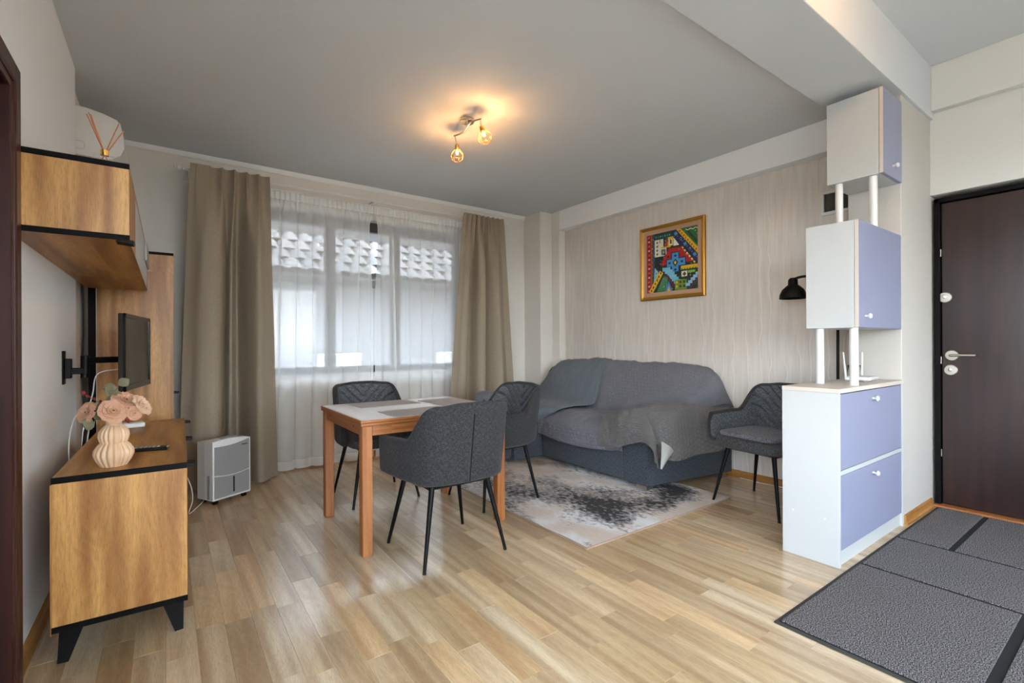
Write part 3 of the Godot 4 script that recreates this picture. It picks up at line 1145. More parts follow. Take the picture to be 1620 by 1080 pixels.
func _tv_corner() -> void:
	var t := thing("tv_stand", "low oak television stand with black edging and splayed black legs", "sideboard", Vector3(0.063, 0, -2.30), -0.02)
	var w := 0.395
	var L := 1.41
	var st := new_st()
	box2(st, Vector3(-w, 0.158, -0.019), Vector3(0, 0.664, -0.001), 0.001, 1, Vector2(0.35, 0.5))
	put("end_panel", st, M.oak, t)
	st = new_st()
	box2(st, Vector3(-w, 0.158, -L + 0.001), Vector3(0, 0.664, -L + 0.019), 0.001, 1, Vector2(0.2, 0.5))
	put("end_panel", st, M.oak, t)
	st = new_st()
	box2(st, Vector3(-w, 0.664, -L), Vector3(0, 0.685, -0.003), 0.001, 2, Vector2(0.4, 0.6))
	put("top", st, M.oak, t)
	st = new_st()
	box2(st, Vector3(-w, 0.138, -L), Vector3(-0.0, 0.158, -0.003), 0.001, 2)
	put("bottom", st, M.black_edge, t)
	st = new_st()
	box2(st, Vector3(-w - 0.001, 0.663, -0.003), Vector3(0.001, 0.6855, 0.001), 0.001)
	put("black_edging", st, M.black_edge, t)
	st = new_st()
	box2(st, Vector3(-w - 0.001, 0.137, -0.003), Vector3(0.001, 0.159, 0.001), 0.001)
	put("black_edging", st, M.black_edge, t)
	st = new_st()
	box2(st, Vector3(-w - 0.004, 0.13, -L), Vector3(-w, 0.66, 0.0), 0.0005)
	put("back_panel", st, M.oak_side, t)
	for k in 3:
		st = new_st()
		var za := -0.022 - k * 0.456
		box2(st, Vector3(-0.017, 0.162, za - 0.450), Vector3(0.001, 0.660, za), 0.001, 2, Vector2(0.3 + k * 0.1, 0.2))
		var dr := put("door", st, M.oak, t)
		tab_handle(dr, Vector3(0.003, 0.664, -0.065 if k == 0 else (za - 0.225 if k == 1 else -L + 0.05)))
	for z in [-0.07, -L + 0.07]:
		st = new_st()
		prism(st, PackedVector2Array([Vector2(-0.088, 0.138), Vector2(-0.012, 0.138), Vector2(-0.014, 0.002), Vector2(-0.042, 0.0)]), z - 0.016, z + 0.016)
		put("leg", st, M.black_metal, t)
		st = new_st()
		prism(st, PackedVector2Array([Vector2(-w + 0.012, 0.138), Vector2(-w + 0.085, 0.138), Vector2(-w + 0.036, 0.0), Vector2(-w + 0.005, 0.002)]), z - 0.016, z + 0.016)
		put("leg", st, M.black_metal, t)
		st = new_st()
		box2(st, Vector3(-w + 0.06, 0.112, z - 0.014), Vector3(-0.06, 0.138, z + 0.014), 0.002)
		put("leg_rail", st, M.black_metal, t)

	# wall cabinet
	t = thing("wall_cabinet", "oak hanging cabinet with black edging above the television stand", "cabinet")
	var xa := WL
	var xb := -0.110
	var za := -2.24
	var zb := -4.20
	var y0 := 1.535
	var y1 := 1.815
	st = new_st()
	box2(st, Vector3(xa, y0 + 0.019, za - 0.018), Vector3(xb, y1 - 0.019, za), 0.001, 1, Vector2(0.5, 0.9))
	put("end_panel", st, M.oak, t)
	st = new_st()
	box2(st, Vector3(xa, y0, zb), Vector3(xb, y0 + 0.018, za - 0.003), 0.001, 2, Vector2(0.7, 0.3))
	put("bottom", st, M.oak_side, t)
	st = new_st()
	box2(st, Vector3(xa, y1 - 0.019, zb), Vector3(xb, y1, za - 0.003), 0.001, 2)
	put("top", st, M.oak, t)
	for y in [y0, y1 - 0.019]:
		st = new_st()
		box2(st, Vector3(xa, y - 0.0005, za - 0.003), Vector3(xb + 0.001, y + 0.0195, za + 0.001), 0.001)
		put("black_edging", st, M.black_edge, t)
	st = new_st()
	box2(st, Vector3(xa + 0.002, y0 + 0.018, zb), Vector3(xa + 0.012, y1 - 0.019, za - 0.018), 0.0)
	box2(st, Vector3(xa + 0.002, y0 + 0.018, zb), Vector3(xb - 0.02, y1 - 0.019, zb + 0.016), 0.0)
	put("back_panel", st, M.melamine, t)
	st = new_st()
	box2(st, Vector3(xb - 0.018, y0 + 0.002, za - 0.42), Vector3(xb, y1 - 0.021, za - 0.004), 0.001, 1, Vector2(0.1, 0.4))
	var dr := put("door", st, M.oak_side, t)
	tab_handle(dr, Vector3(xb - 0.012, y0 - 0.004, za - 0.05))
	st = new_st()
	box2(st, Vector3(xb - 0.018, y0 + 0.002, zb + 0.002), Vector3(xb, y1 - 0.021, za - 0.424), 0.001)
	dr = put("door", st, M.melamine, t)
	dr.set_meta("label", "white door of the hanging cabinet")
	st = new_st()
	box2(st, Vector3(xb, y1 - 0.14, zb + 0.05), Vector3(xb + 0.012, y1 - 0.03, zb + 0.5), 0.003)
	put("handle", st, M.mid_grey, dr)

	# tall cabinet beyond
	t = thing("tall_cabinet", "tall narrow oak cabinet standing between the television and the drape", "cabinet")
	st = new_st()
	box2(st, Vector3(-0.385, 0.02, -4.285), Vector3(0.040, 1.803, -4.27), 0.001, 1, Vector2(0.55, 0.9))
	put("end_panel", st, M.oak, t)
	st = new_st()
	box2(st, Vector3(-0.43, 0.02, -4.52), Vector3(-0.39, 1.803, -4.272), 0.001)
	put("back_edge", st, M.black_edge, t)
	st = new_st()
	box2(st, Vector3(-0.3895, 0.02, -4.52), Vector3(-0.3855, 1.803, -4.268), 0.0005)
	put("light_edge", st, M.edging, t)
	st = new_st()
	box2(st, Vector3(-0.43, 1.803, -4.52), Vector3(0.041, 1.822, -4.268), 0.001)
	put("top", st, M.black_edge, t)
	st = new_st()
	box2(st, Vector3(-0.43, 0.0, -4.52), Vector3(0.03, 0.02, -4.275), 0.001)
	put("plinth", st, M.black_edge, t)
	st = new_st()
	box2(st, Vector3(0.022, 0.025, -4.52), Vector3(0.040, 1.80, -4.287), 0.001, 1, Vector2(0.2, 0.9))
	dr = put("door", st, M.oak, t)
	tab_handle(dr, Vector3(0.046, 0.80, -4.33))

	# television on its arm: the screen turned a little towards the room
	var tv := thing("television", "slim black flat television seen almost edge on above the stand", "television", Vector3(-0.135, 1.115, -3.46), 0.0)
	tv.rotation = Vector3(0, atan2(0.5, 0.085), 0)
	tv.rotation.y = PI / 2 - 0.165
	st = new_st()
	bx(st, Vector3(0, 0, -0.014), Vector3(0.56, 0.41, 0.022), 0.004)
	put("casing", st, M.black_plastic, tv)
	st = new_st()
	bx(st, Vector3(0, 0, -0.035), Vector3(0.36, 0.30, 0.03), 0.01)
	put("back_cover", st, M.black_plastic, tv)
	st = new_st()
	for b in [[0, 0.193, 0.56, 0.024], [0, -0.188, 0.56, 0.034], [-0.267, 0, 0.026, 0.41], [0.267, 0, 0.026, 0.41]]:
		bx(st, Vector3(b[0], b[1], 0.001), Vector3(b[2], b[3], 0.010), 0.003)
	put("bezel", st, M.gloss_black, tv)
	st = new_st()
	bx(st, Vector3(0, 0.002, -0.001), Vector3(0.51, 0.362, 0.006), 0.0)
	put("screen", st, M.screen, tv)
	var br := thing("tv_bracket", "black folding wall bracket holding the television", "bracket")
	st = new_st()
	box2(st, Vector3(WL, 0.955, -3.335), Vector3(WL + 0.008, 1.125, -3.275), 0.002)
	put("wall_plate", st, M.black_metal, br)
	st = new_st()
	box2(st, Vector3(WL + 0.008, 0.985, -3.325), Vector3(WL + 0.035, 1.085, -3.285), 0.003)
	put("pivot_block", st, M.black_metal, br)
	st = new_st()
	box2(st, Vector3(WL + 0.03, 1.005, -3.322), Vector3(-0.330, 1.037, -3.288), 0.004)
	put("arm", st, M.black_metal, br)
	st = new_st()
	tube(st, [Vector3(-0.345, 0.985, -3.305), Vector3(-0.345, 1.10, -3.305)], 0.018, 14)
	put("joint", st, M.black_metal, br)
	st = new_st()
	var dir := (Vector3(-0.178, 1.075, -3.43) - Vector3(-0.345, 1.075, -3.305))
	bx(st, Vector3.ZERO, Vector3(dir.length() + 0.02, 0.032, 0.03), 0.004, 0, Vector2.ZERO, Transform3D(Basis(Vector3.UP, atan2(-dir.z, dir.x)), Vector3(-0.345, 1.075, -3.305) + dir * 0.5))
	put("arm", st, M.black_metal, br)
	st = new_st()
	bx(st, Vector3.ZERO, Vector3(0.12, 0.12, 0.012), 0.003, 0, Vector2.ZERO, Transform3D(Basis(Vector3.UP, PI / 2 - 0.165), Vector3(-0.187, 1.095, -3.45)))
	put("screen_plate", st, M.black_metal, br)


# ------------------------------------------------------------------ dining place
func make_chair() -> Node3D:
	# local front is -z; the shell wraps round back and sides
	var t := thing("dining_chair", "", "chair", Vector3.ZERO, 0.0, "charcoal armchairs")
	var ctrl := [Vector2(0.292, -0.215), Vector2(0.290, -0.12), Vector2(0.278, 0.0), Vector2(0.255, 0.11), Vector2(0.226, 0.195), Vector2(0.185, 0.238), Vector2(0.10, 0.252), Vector2(0.0, 0.256)]
	var full := []
	for p in ctrl:
		full.append(p)
	for i in range(ctrl.size() - 2, -1, -1):
		full.append(Vector2(-ctrl[i].x, ctrl[i].y))
	var path := smooth_path(full, 9)
	var n := path.size()
	var lens := [0.0]
	for i in range(1, n):
		lens.append(lens[i - 1] + (path[i] - path[i - 1]).length())
	var total: float = lens[n - 1]
	var rings := []
	var th := 0.021
	for i in n:
		var s: float = absf(lens[i] / total * 2.0 - 1.0)      # 0 at the back's middle, 1 at the arm fronts
		var d: Vector2 = (path[mini(i + 1, n - 1)] - path[maxi(i - 1, 0)]).normalized()
		var o := Vector2(-d.y, d.x)
		if o.dot(path[i] - Vector2(0, -0.1)) < 0.0:
			o = -o
		var rim := 0.852 - 0.012 * smoothstep(0.10, 0.28, s)
		var k := smoothstep(0.275, 0.56, s)
		rim = lerpf(rim, 0.655, k)
		rim -= 0.012 * smoothstep(0.6, 1.0, s)
		rim -= 0.05 * pow(smoothstep(0.95, 1.0, s), 2.0)
		var low := 0.425 + 0.01 * s + 0.03 * pow(smoothstep(0.95, 1.0, s), 2.0)
		var back := smoothstep(0.45, 0.25, s)
		var thick := th * (1.0 - 0.45 * pow(smoothstep(0.95, 1.0, s), 2.0))
		var lean := func(y: float) -> Vector2:
			return o * (0.10 * (y - 0.45) * (0.35 + 0.65 * back)) + Vector2(0, 0.05) * back * maxf(0.0, y - 0.5)
		var loop := []
		var m := 60
		for j in m + 1:                                        # outer face, upwards
			var y := lerpf(low + 0.02, rim - 0.02, float(j) / m)
			var q: Vector2 = path[i] + o * thick + lean.call(y)
			if s < 0.012 and y < 0.80:
				q -= o * 0.006
			loop.append(Vector3(q.x, y, q.y))
		for j in range(1, 6):                                  # rolled rim
			var a := PI * j / 6.0
			var q: Vector2 = path[i] + o * thick * cos(a) + lean.call(rim)
			loop.append(Vector3(q.x, rim - 0.02 + 0.02 * sin(a), q.y))
		for j in m + 1:                                        # inner face, downwards, with chevron quilting
			var y := lerpf(rim - 0.02, low + 0.02, float(j) / m)
			var q: Vector2 = path[i] - o * thick + lean.call(y)
			if s < 0.42 and y > 0.50:
				var ph := fposmod((y - absf(q.x) * 1.05) / 0.070, 1.0)
				var gr := maxf(0.0, 1.0 - absf(ph - 0.5) / 0.13)
				q += o * 0.022 * gr * smoothstep(0.42, 0.36, s)
			loop.append(Vector3(q.x, y, q.y))
		for j in range(1, 5):
			var a := PI * j / 5.0
			var q: Vector2 = path[i] - o * thick * cos(a) + lean.call(low)
			loop.append(Vector3(q.x, low + 0.02 - 0.02 * sin(a), q.y))
		rings.append(loop)
	var st := new_st()
	var pad := new_st()
	var ml: int = rings[0].size()
	for i in n - 1:
		for j in ml:
			var j2 := (j + 1) % ml
			var oo: Vector3 = (rings[i][j2] - rings[i][j]).cross(rings[i + 1][j] - rings[i][j])
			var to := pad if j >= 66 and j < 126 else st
			to.set_smooth_group(1)
			quad(to, rings[i][j], rings[i][j2], rings[i + 1][j2], rings[i + 1][j], oo)
	for e in [0, n - 1]:
		var c := Vector3.ZERO
		for v in rings[e]:
			c += v
		c /= ml
		var out: Vector3 = (rings[0][0] - rings[1][0]) if e == 0 else (rings[n - 1][0] - rings[n - 2][0])
		for j in ml:
			tri(st, c, rings[e][j], rings[e][(j + 1) % ml], out)
	put("shell", st, M.chair_fabric, t)
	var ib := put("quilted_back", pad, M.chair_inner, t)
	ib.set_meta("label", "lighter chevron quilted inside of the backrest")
	st = new_st()
	cushion(st, Vector3(0, 0.448, -0.025), Vector3(0.50, 0.095, 0.455), 0.32)
	put("seat", st, M.chair_seat, t)
	st = new_st()
	tube(st, [Vector3(0, 0.435, 0.273), Vector3(0, 0.60, 0.296), Vector3(0, 0.79, 0.326)], 0.0035, 6)
	put("back_seam", st, M.seam_black, t)
	st = new_st()
	box2(st, Vector3(-0.19, 0.392, -0.18), Vector3(0.19, 0.406, 0.18), 0.003)
	put("under_frame", st, M.black_metal, t)
	for k in [[-1, -1], [1, -1], [1, 1], [-1, 1]]:
		st = new_st()
		tube(st, [Vector3(0.165 * k[0], 0.425, 0.165 * k[1]), Vector3(0.246 * k[0], 0.008, 0.238 * k[1])], [0.0155, 0.0085], 12)
		var leg := put("leg", st, M.black_metal, t)
		st = new_st()
		tube(st, [Vector3(0.245 * k[0], 0.010, 0.237 * k[1]), Vector3(0.2465 * k[0], 0.0, 0.2385 * k[1])], 0.0095, 10)
		put("foot", st, M.seam_black, leg)
	return t


func _dining() -> void:
	var t := thing("dining_table", "honey wood extending dining table with a white laminate top", "table", Vector3(1.319, 0, -2.957))
	var hx := 0.481
	var hz := 0.412
	var st := new_st()
	# wooden rim of the top, two leaves thick
	for b in [[Vector3(-hx, 0.726, hz - 0.012), Vector3(hx, 0.7405, hz), 0], [Vector3(-hx, 0.726, -hz), Vector3(hx, 0.7405, -hz + 0.012), 0],
		[Vector3(-hx, 0.726, -hz + 0.012), Vector3(-hx + 0.012, 0.7405, hz - 0.012), 2], [Vector3(hx - 0.012, 0.726, -hz + 0.012), Vector3(hx, 0.7405, hz - 0.012), 2]]:
		box2(st, b[0], b[1], 0.002, b[2], Vector2(0.1, 0.2))
	put("top_rim", st, M.beech, t)
	st = new_st()
	box2(st, Vector3(-hx + 0.012, 0.727, -hz + 0.012), Vector3(hx - 0.012, 0.7402, hz - 0.012), 0.0)
	put("table_top", st, M.table_white, t)
	for k in 2:
		st = new_st()
		var xa := -hx + 0.002 if k == 0 else 0.001
		box2(st, Vector3(xa, 0.709, -hz + 0.002), Vector3(xa + hx - 0.003, 0.7245, hz - 0.002), 0.002, 0, Vector2(0.16, 0.3))
		put("extension_leaf", st, M.beech, t)
	for s in [-1.0, 1.0]:
		st = new_st()
		bx(st, Vector3(0, 0.680, s * (hz - 0.03)), Vector3(2 * hx - 0.13, 0.056, 0.02), 0.002, 0, Vector2(0.2, 0.3))
		put("apron", st, M.beech, t)
		st = new_st()
		bx(st, Vector3(s * (hx - 0.03), 0.680, 0), Vector3(0.02, 0.056, 2 * hz - 0.13), 0.002, 2, Vector2(0.25, 0.3))
		var ap := put("apron", st, M.beech, t)
		for z in [-0.23, 0.23]:
			st = new_st()
			tube(st, [Vector3(s * (hx - 0.022), 0.690, z), Vector3(s * (hx - 0.0185), 0.690, z)], 0.006, 10)
			put("dowel_cap", st, M.mahogany, ap)
		for s2 in [-1.0, 1.0]:
			st = new_st()
			bx(st, Vector3(s * (hx - 0.041), 0.354, s2 * (hz - 0.041)), Vector3(0.058, 0.708, 0.058), 0.004, 1, Vector2(0.1 + 0.06 * s, 0.5 + 0.05 * s2))
			put("leg", st, M.beech, t)
	# woven place mats lying on it
	var spots := [[Vector3(1.25, 0.7407, -2.705), 0.03, "grey woven place mat at the near edge of the dining table"],
		[Vector3(1.22, 0.7407, -3.205), 0.02, "grey woven place mat at the window edge of the dining table"],
		[Vector3(1.62, 0.7407, -3.02), PI / 2 + 0.03, "grey woven place mat at the sofa end of the dining table"]]
	var first: Node3D = null
	for s in spots:
		if first == null:
			st = new_st()
			bx(st, Vector3(0, 0.0012, 0), Vector3(0.42, 0.0022, 0.27), 0.0008)
			var pm := put("placemat", st, M.placemat, self)
			pm.position = s[0]
			pm.rotation.y = s[1]
			tag(pm, s[2], "place mat", "grey place mats")
			first = pm
		else:
			dup(first, s[0], s[1], s[2])
	var c := make_chair()
	c.position = Vector3(1.284, 0, -2.43)
	c.set_meta("label", "charcoal armchair seen from behind at the near side of the dining table")
	dup(c, Vector3(1.295, 0, -3.585), PI, "charcoal armchair between the dining table and the sheer curtains")
	dup(c, Vector3(1.985, 0.0, -3.0), PI / 2, "charcoal armchair with chevron back between the dining table and the sofa")
	dup(c, Vector3(3.425, 0.0, -1.69), 1.456, "charcoal armchair with a loose grey seat pad beside the shoe cabinet")
	# loose pad on the chair beside the cabinet
	st = new_st()
	cushion(st, Vector3(0, 0.018, -0.02), Vector3(0.43, 0.042, 0.43), 0.28)
	var pad := put("seat_pad", st, M.chair_pad, self)
	pad.position = Vector3(3.415, 0.492, -1.69)
	pad.rotation.y = 1.42
	tag(pad, "flat grey seat pad lying on the armchair beside the shoe cabinet", "cushion")


# ------------------------------------------------------------------ sofa, throws, rug, picture
func _sofa() -> void:
	var t := thing("corner_sofa", "dark blue grey corner sofa with a chaise, under three quilted throws", "sofa")
	var st := new_st()
	box2(st, Vector3(2.99, 0.05, -3.64), Vector3(3.60, 0.335, -2.612), 0.012)
	put("seat_base", st, M.sofa_fabric, t)
	st = new_st()
	box2(st, Vector3(2.66, 0.05, -4.36), Vector3(3.60, 0.335, -3.645), 0.012)
	put("chaise_base", st, M.sofa_fabric, t)
	st = new_st()
	box2(st, Vector3(2.47, 0.05, -4.04), Vector3(2.655, 0.64, -3.66), 0.03)
	put("armrest", st, M.sofa_fabric, t)
	st = new_st()
	cushion(st, Vector3(3.29, 0.392, -3.13), Vector3(0.64, 0.13, 1.04), 0.2)
	put("seat_cushion", st, M.sofa_fabric, t)
	st = new_st()
	cushion(st, Vector3(3.10, 0.392, -3.99), Vector3(0.88, 0.13, 0.70), 0.2)
	put("chaise_cushion", st, M.sofa_fabric, t)
	var plan := Basis(Vector3(1, 0, 0), Vector3(0, 0, 1), Vector3(0, 1, 0))
	st = new_st()
	prism(st, PackedVector2Array([Vector2(2.99, -2.606), Vector2(2.99, -2.368), Vector2(3.93, -2.225), Vector2(3.93, -2.606)]), 0.05, 0.585, Transform3D(plan, Vector3.ZERO))
	put("armrest", st, M.sofa_fabric, t)
	st = new_st()
	prism(st, PackedVector2Array([Vector2(3.56, 0.05), Vector2(3.93, 0.05), Vector2(3.93, 0.80), Vector2(3.90, 0.83), Vector2(3.74, 0.83), Vector2(3.70, 0.80)]), -4.372, -2.40)
	put("backrest", st, M.sofa_fabric, t)
	st = new_st()
	box2(st, Vector3(2.97, 0.05, -4.43), Vector3(3.56, 0.655, -4.36), 0.025)
	put("backrest", st, M.sofa_fabric, t)
	for z in [-2.93, -3.92]:
		st = new_st()
		cushion(st, Vector3.ZERO, Vector3(0.13, 0.44, 0.96), 0.35, Transform3D(Basis(Vector3(0, 0, 1), -0.30), Vector3(3.715, 0.69, z)))
		put("back_cushion", st, M.sofa_fabric, t)
	for p in [Vector3(3.035, 0.012, -2.43), Vector3(3.86, 0.0, -2.30), Vector3(3.86, 0.0, -4.38), Vector3(2.75, 0.0, -4.28), Vector3(2.55, 0.0123, -3.72)]:
		st = new_st()
		box2(st, p + Vector3(-0.045, 0, -0.05), Vector3(p.x + 0.045, 0.05, p.z + 0.05), 0.003)
		put("foot", st, M.steel, t)
	var n := noise(301, 1.0, 3)
	var soften := func(g: Array, amp: float, sc: float, sd: float) -> Array:
		var nn := net_normals(g)
		for j in g.size():
			for i in g[0].size():
				var q: Vector3 = g[j][i]
				g[j][i] += nn[j][i] * amp * (n.get_noise_3d(q.x * sc + sd, q.y * sc, q.z * sc) + 0.9 * n.get_noise_3d(q.x * sc * 0.45 + sd, q.y * sc * 0.3, q.z * sc * 1.6 + 7.0))
		return g

	# middle throw: over the back, the seat and the front edge
	var ctrl := []
	var zs := [-2.60, -2.80, -3.10, -3.45, -3.76]
	var zt := [-2.33, -2.60, -3.00, -3.40, -3.72]
	var prof := [[3.915, 0.80], [3.89, 0.925], [3.80, 0.965], [3.685, 0.86], [3.59, 0.70], [3.52, 0.555], [3.44, 0.505], [3.26, 0.512], [3.08, 0.502], [2.985, 0.468], [2.948, 0.40], [2.942, 0.27]]
	var hem := [0.29, 0.262, 0.245, 0.258, 0.30]
	for k in prof.size():
		var row := []
		for i in 5:
			var p: Array = prof[k]
			var z: float = lerpf(zt[i], zs[i], smoothstep(3.0, 6.0, float(k)))
			var y: float = p[1]
			var x: float = p[0]
			if k == prof.size() - 1:
				y = hem[i]
			if i == 0 and k < 6:
				y -= [0.03, 0.05, 0.06, 0.06, 0.02, 0.0][k]
			if i == 3 and k > 1 and k < 5:
				y += 0.012
			row.append(Vector3(x, y, z))
		ctrl.append(row)
	# shoulder that falls from the back to the armrest
	for k in prof.size():
		var e: Vector3 = ctrl[k][0]
		if k < 6:
			ctrl[k].insert(0, Vector3(lerpf(3.93, 3.62, k / 5.0), [0.60, 0.63, 0.64, 0.625, 0.605, 0.57][k], [-2.20, -2.205, -2.215, -2.25, -2.33, -2.45][k]))
		else:
			ctrl[k].insert(0, e + Vector3(0, 0.015 if k < 9 else 0.0, 0.008))
	var g: Array = soften.call(net(ctrl, 110, 120), 0.012, 4.5, 0.0)
	st = new_st()
	sheet(st, g, 1.5, 1.7, 0.010, -1.0 if _faces_down(g) else 1.0)
	var th := put("throw_blanket", st, M.quilt, self)
	tag(th, "quilted grey throw over the middle of the sofa back and seat", "blanket", "quilted throws")

	# left throw: over the left half of the back and the chaise
	var b := [
		[[3.91, 0.80, -3.53], [3.91, 0.80, -3.62], [3.91, 0.80, -3.90], [3.91, 0.80, -4.20], [3.90, 0.72, -4.372]],
		[[3.895, 0.935, -3.52], [3.895, 0.94, -3.60], [3.89, 0.93, -3.90], [3.89, 0.92, -4.20], [3.88, 0.83, -4.37]],
		[[3.80, 0.975, -3.50], [3.80, 0.982, -3.60], [3.79, 0.965, -3.90], [3.79, 0.945, -4.20], [3.78, 0.86, -4.37]],
		[[3.675, 0.872, -3.47], [3.67, 0.885, -3.58], [3.665, 0.87, -3.90], [3.665, 0.85, -4.20], [3.66, 0.75, -4.37]],
		[[3.565, 0.71, -3.43], [3.56, 0.72, -3.55], [3.56, 0.70, -3.90], [3.56, 0.69, -4.18], [3.55, 0.62, -4.38]],
		[[3.475, 0.565, -3.40], [3.47, 0.57, -3.53], [3.47, 0.57, -3.88], [3.47, 0.565, -4.15], [3.46, 0.55, -4.34]],
		[[3.36, 0.538, -3.42], [3.36, 0.535, -3.54], [3.36, 0.52, -3.86], [3.36, 0.52, -4.12], [3.35, 0.52, -4.34]],
		[[3.12, 0.537, -3.41], [3.12, 0.542, -3.53], [3.12, 0.525, -3.84], [3.12, 0.52, -4.10], [3.10, 0.52, -4.34]],
		[[2.975, 0.480, -3.49], [2.985, 0.525, -3.60], [2.97, 0.52, -3.82], [2.96, 0.515, -4.10], [2.95, 0.515, -4.34]],
		[[2.90, 0.325, -3.69], [2.86, 0.475, -3.60], [2.80, 0.515, -3.76], [2.80, 0.512, -4.02], [2.80, 0.512, -4.26]],
		[[2.71, 0.33, -3.60], [2.71, 0.50, -3.605], [2.71, 0.555, -3.72], [2.71, 0.555, -3.92], [2.71, 0.55, -4.12]],
		[[2.63, 0.40, -3.59], [2.63, 0.60, -3.61], [2.63, 0.655, -3.72], [2.63, 0.66, -3.88], [2.63, 0.655, -4.05]],
		[[2.49, 0.40, -3.59], [2.49, 0.60, -3.61], [2.50, 0.655, -3.72], [2.50, 0.66, -3.88], [2.50, 0.655, -4.04]],
		[[2.44, 0.38, -3.60], [2.44, 0.48, -3.62], [2.445, 0.50, -3.72], [2.445, 0.50, -3.88], [2.445, 0.50, -4.03]],
	]
	ctrl = []
	for r in b:
		var row := []
		for v in r:
			row.append(Vector3(v[0], v[1] + 0.012, v[2]))
		row.reverse()
		ctrl.append(row)
	g = soften.call(net(ctrl, 80, 130), 0.012, 4.5, 40.0)
	st = new_st()
	sheet(st, g, 1.1, 2.4, 0.011, -1.0 if _faces_down(g) else 1.0)
	th = put("throw_blanket", st, M.quilt_blue, self)
	tag(th, "bluish quilted throw folded diagonally over the left back and chaise", "blanket", "quilted throws")

	# right throw: over the armrest, hanging to the front and the side
	ctrl = []
	var xs := [3.93, 3.72, 3.45, 3.20, 3.06, 2.985]
	for i in 9:
		var row := []
		for k in 8:
			var z: float = [-2.84, -2.70, -2.625, -2.51, -2.39, -2.34, -2.325, -2.31][k]
			var y: float = [0.525, 0.535, 0.595, 0.632, 0.622, 0.55, 0.42, 0.25][k]
			var x := 0.0
			if i < 6:
				x = xs[i]
				if k >= 4:
					z += 0.135 * (x - 2.99) / 0.95
				if k == 7:
					y += [0.02, 0.0, -0.01, -0.02, 0.01, 0.0][i]
				if k >= 5:
					z += [0.0, 0.012, -0.005, 0.03, -0.01, 0.03][i] * (k - 4) / 3.0
				if i == 0 and k < 4:
					y += 0.03
			elif i == 6:
				x = [2.975, 2.965, 2.952, 2.945, 2.942, 2.942, 2.95, 2.965][k]
				y = [0.50, 0.505, 0.545, 0.585, 0.575, 0.52, 0.40, 0.245][k]
				z += [0, 0, 0, 0, 0.02, 0.045, 0.06, 0.06][k]
			elif i == 7:
				x = [2.945, 2.935, 2.925, 2.92, 2.915, 2.912, 2.925, 2.955][k]
				y = [0.42, 0.40, 0.44, 0.475, 0.485, 0.46, 0.36, 0.23][k]
				z += [0, 0, -0.005, -0.005, 0.03, 0.06, 0.075, 0.07][k]
			else:
				x = [2.935, 2.925, 2.918, 2.912, 2.905, 2.905, 2.92, 2.95][k]
				y = [0.31, 0.285, 0.30, 0.345, 0.395, 0.37, 0.30, 0.215][k]
				z += [0, 0, -0.005, -0.005, 0.035, 0.065, 0.085, 0.075][k]
			row.append(Vector3(x, y + 0.008, z))
		ctrl.append(row)
	g = soften.call(net(ctrl, 90, 100), 0.012, 5.0, 80.0)
	st = new_st()
	sheet(st, g, 1.0, 1.3, 0.009, -1.0 if _faces_down(g) else 1.0)
	th = put("throw_blanket", st, M.quilt_brown, self)
	tag(th, "quilted brownish grey throw over the right armrest with a folded pale corner", "blanket", "quilted throws")
	var corner := net([[Vector3(2.965, 0.425, -2.222), Vector3(3.03, 0.385, -2.200), Vector3(3.095, 0.34, -2.212)], [Vector3(2.955, 0.335, -2.215), Vector3(2.99, 0.315, -2.195), Vector3(3.025, 0.295, -2.208)], [Vector3(2.924, 0.232, -2.200), Vector3(2.930, 0.230, -2.196), Vector3(2.936, 0.230, -2.200)]], 8, 12)
	st = new_st()
	sheet(st, corner, 0.1, 0.15, 0.006, 1.0)
	var fc := put("folded_corner", st, M.quilt_lining, th)
	fc.set_meta("label", "pale lining of the turned corner")

	# rug
	var rug := thing("rug", "cream rug with a worn charcoal print under the sofa edge", "rug")
	g = []
	for j in 81:
		var row := []
		var v := j / 80.0
		for i in 61:
			var u := i / 60.0
			var wave := exp(-pow((u - 0.0) / 0.10, 2.0)) * (0.010 * exp(-pow((v - 0.16) / 0.06, 2.0)) + 0.004 * sin(v * 30.0) * smoothstep(0.5, 0.1, v))
			row.append(Vector3(lerpf(1.895, 3.368, u) - 0.012 * exp(-pow((v - 0.17) / 0.05, 2.0)) * (1.0 - u), 0.0125 + maxf(0.0, wave), lerpf(-1.918, -3.95, v)))
		g.append(row)
	st = new_st()
	sheet(st, g, 1.0, 1.0, 0.0)
	put("pile", st, M.rug, rug)
	st = new_st()
	box2(st, Vector3(1.891, 0.0005, -3.954), Vector3(3.372, 0.0115, -1.914), 0.003)
	put("backing", st, M.rug_edge, rug)

	# picture
	var pic := thing("framed_picture", "framed painting of bright geometric folk patterns hanging on the wallpaper", "picture", Vector3(3.977, 1.95, -2.848))
	var fw := 0.728
	var fh := 0.735
	var rot := Basis(Vector3(0, 0, -1), Vector3(0, 1, 0), Vector3(1, 0, 0))   # local x -> -z; local z -> into the wall
	var prof2 := [[0.0, 0.0], [0.0, -0.024], [0.010, -0.030], [0.018, -0.026], [0.024, -0.027], [0.034, -0.018], [0.042, -0.016], [0.046, -0.008]]
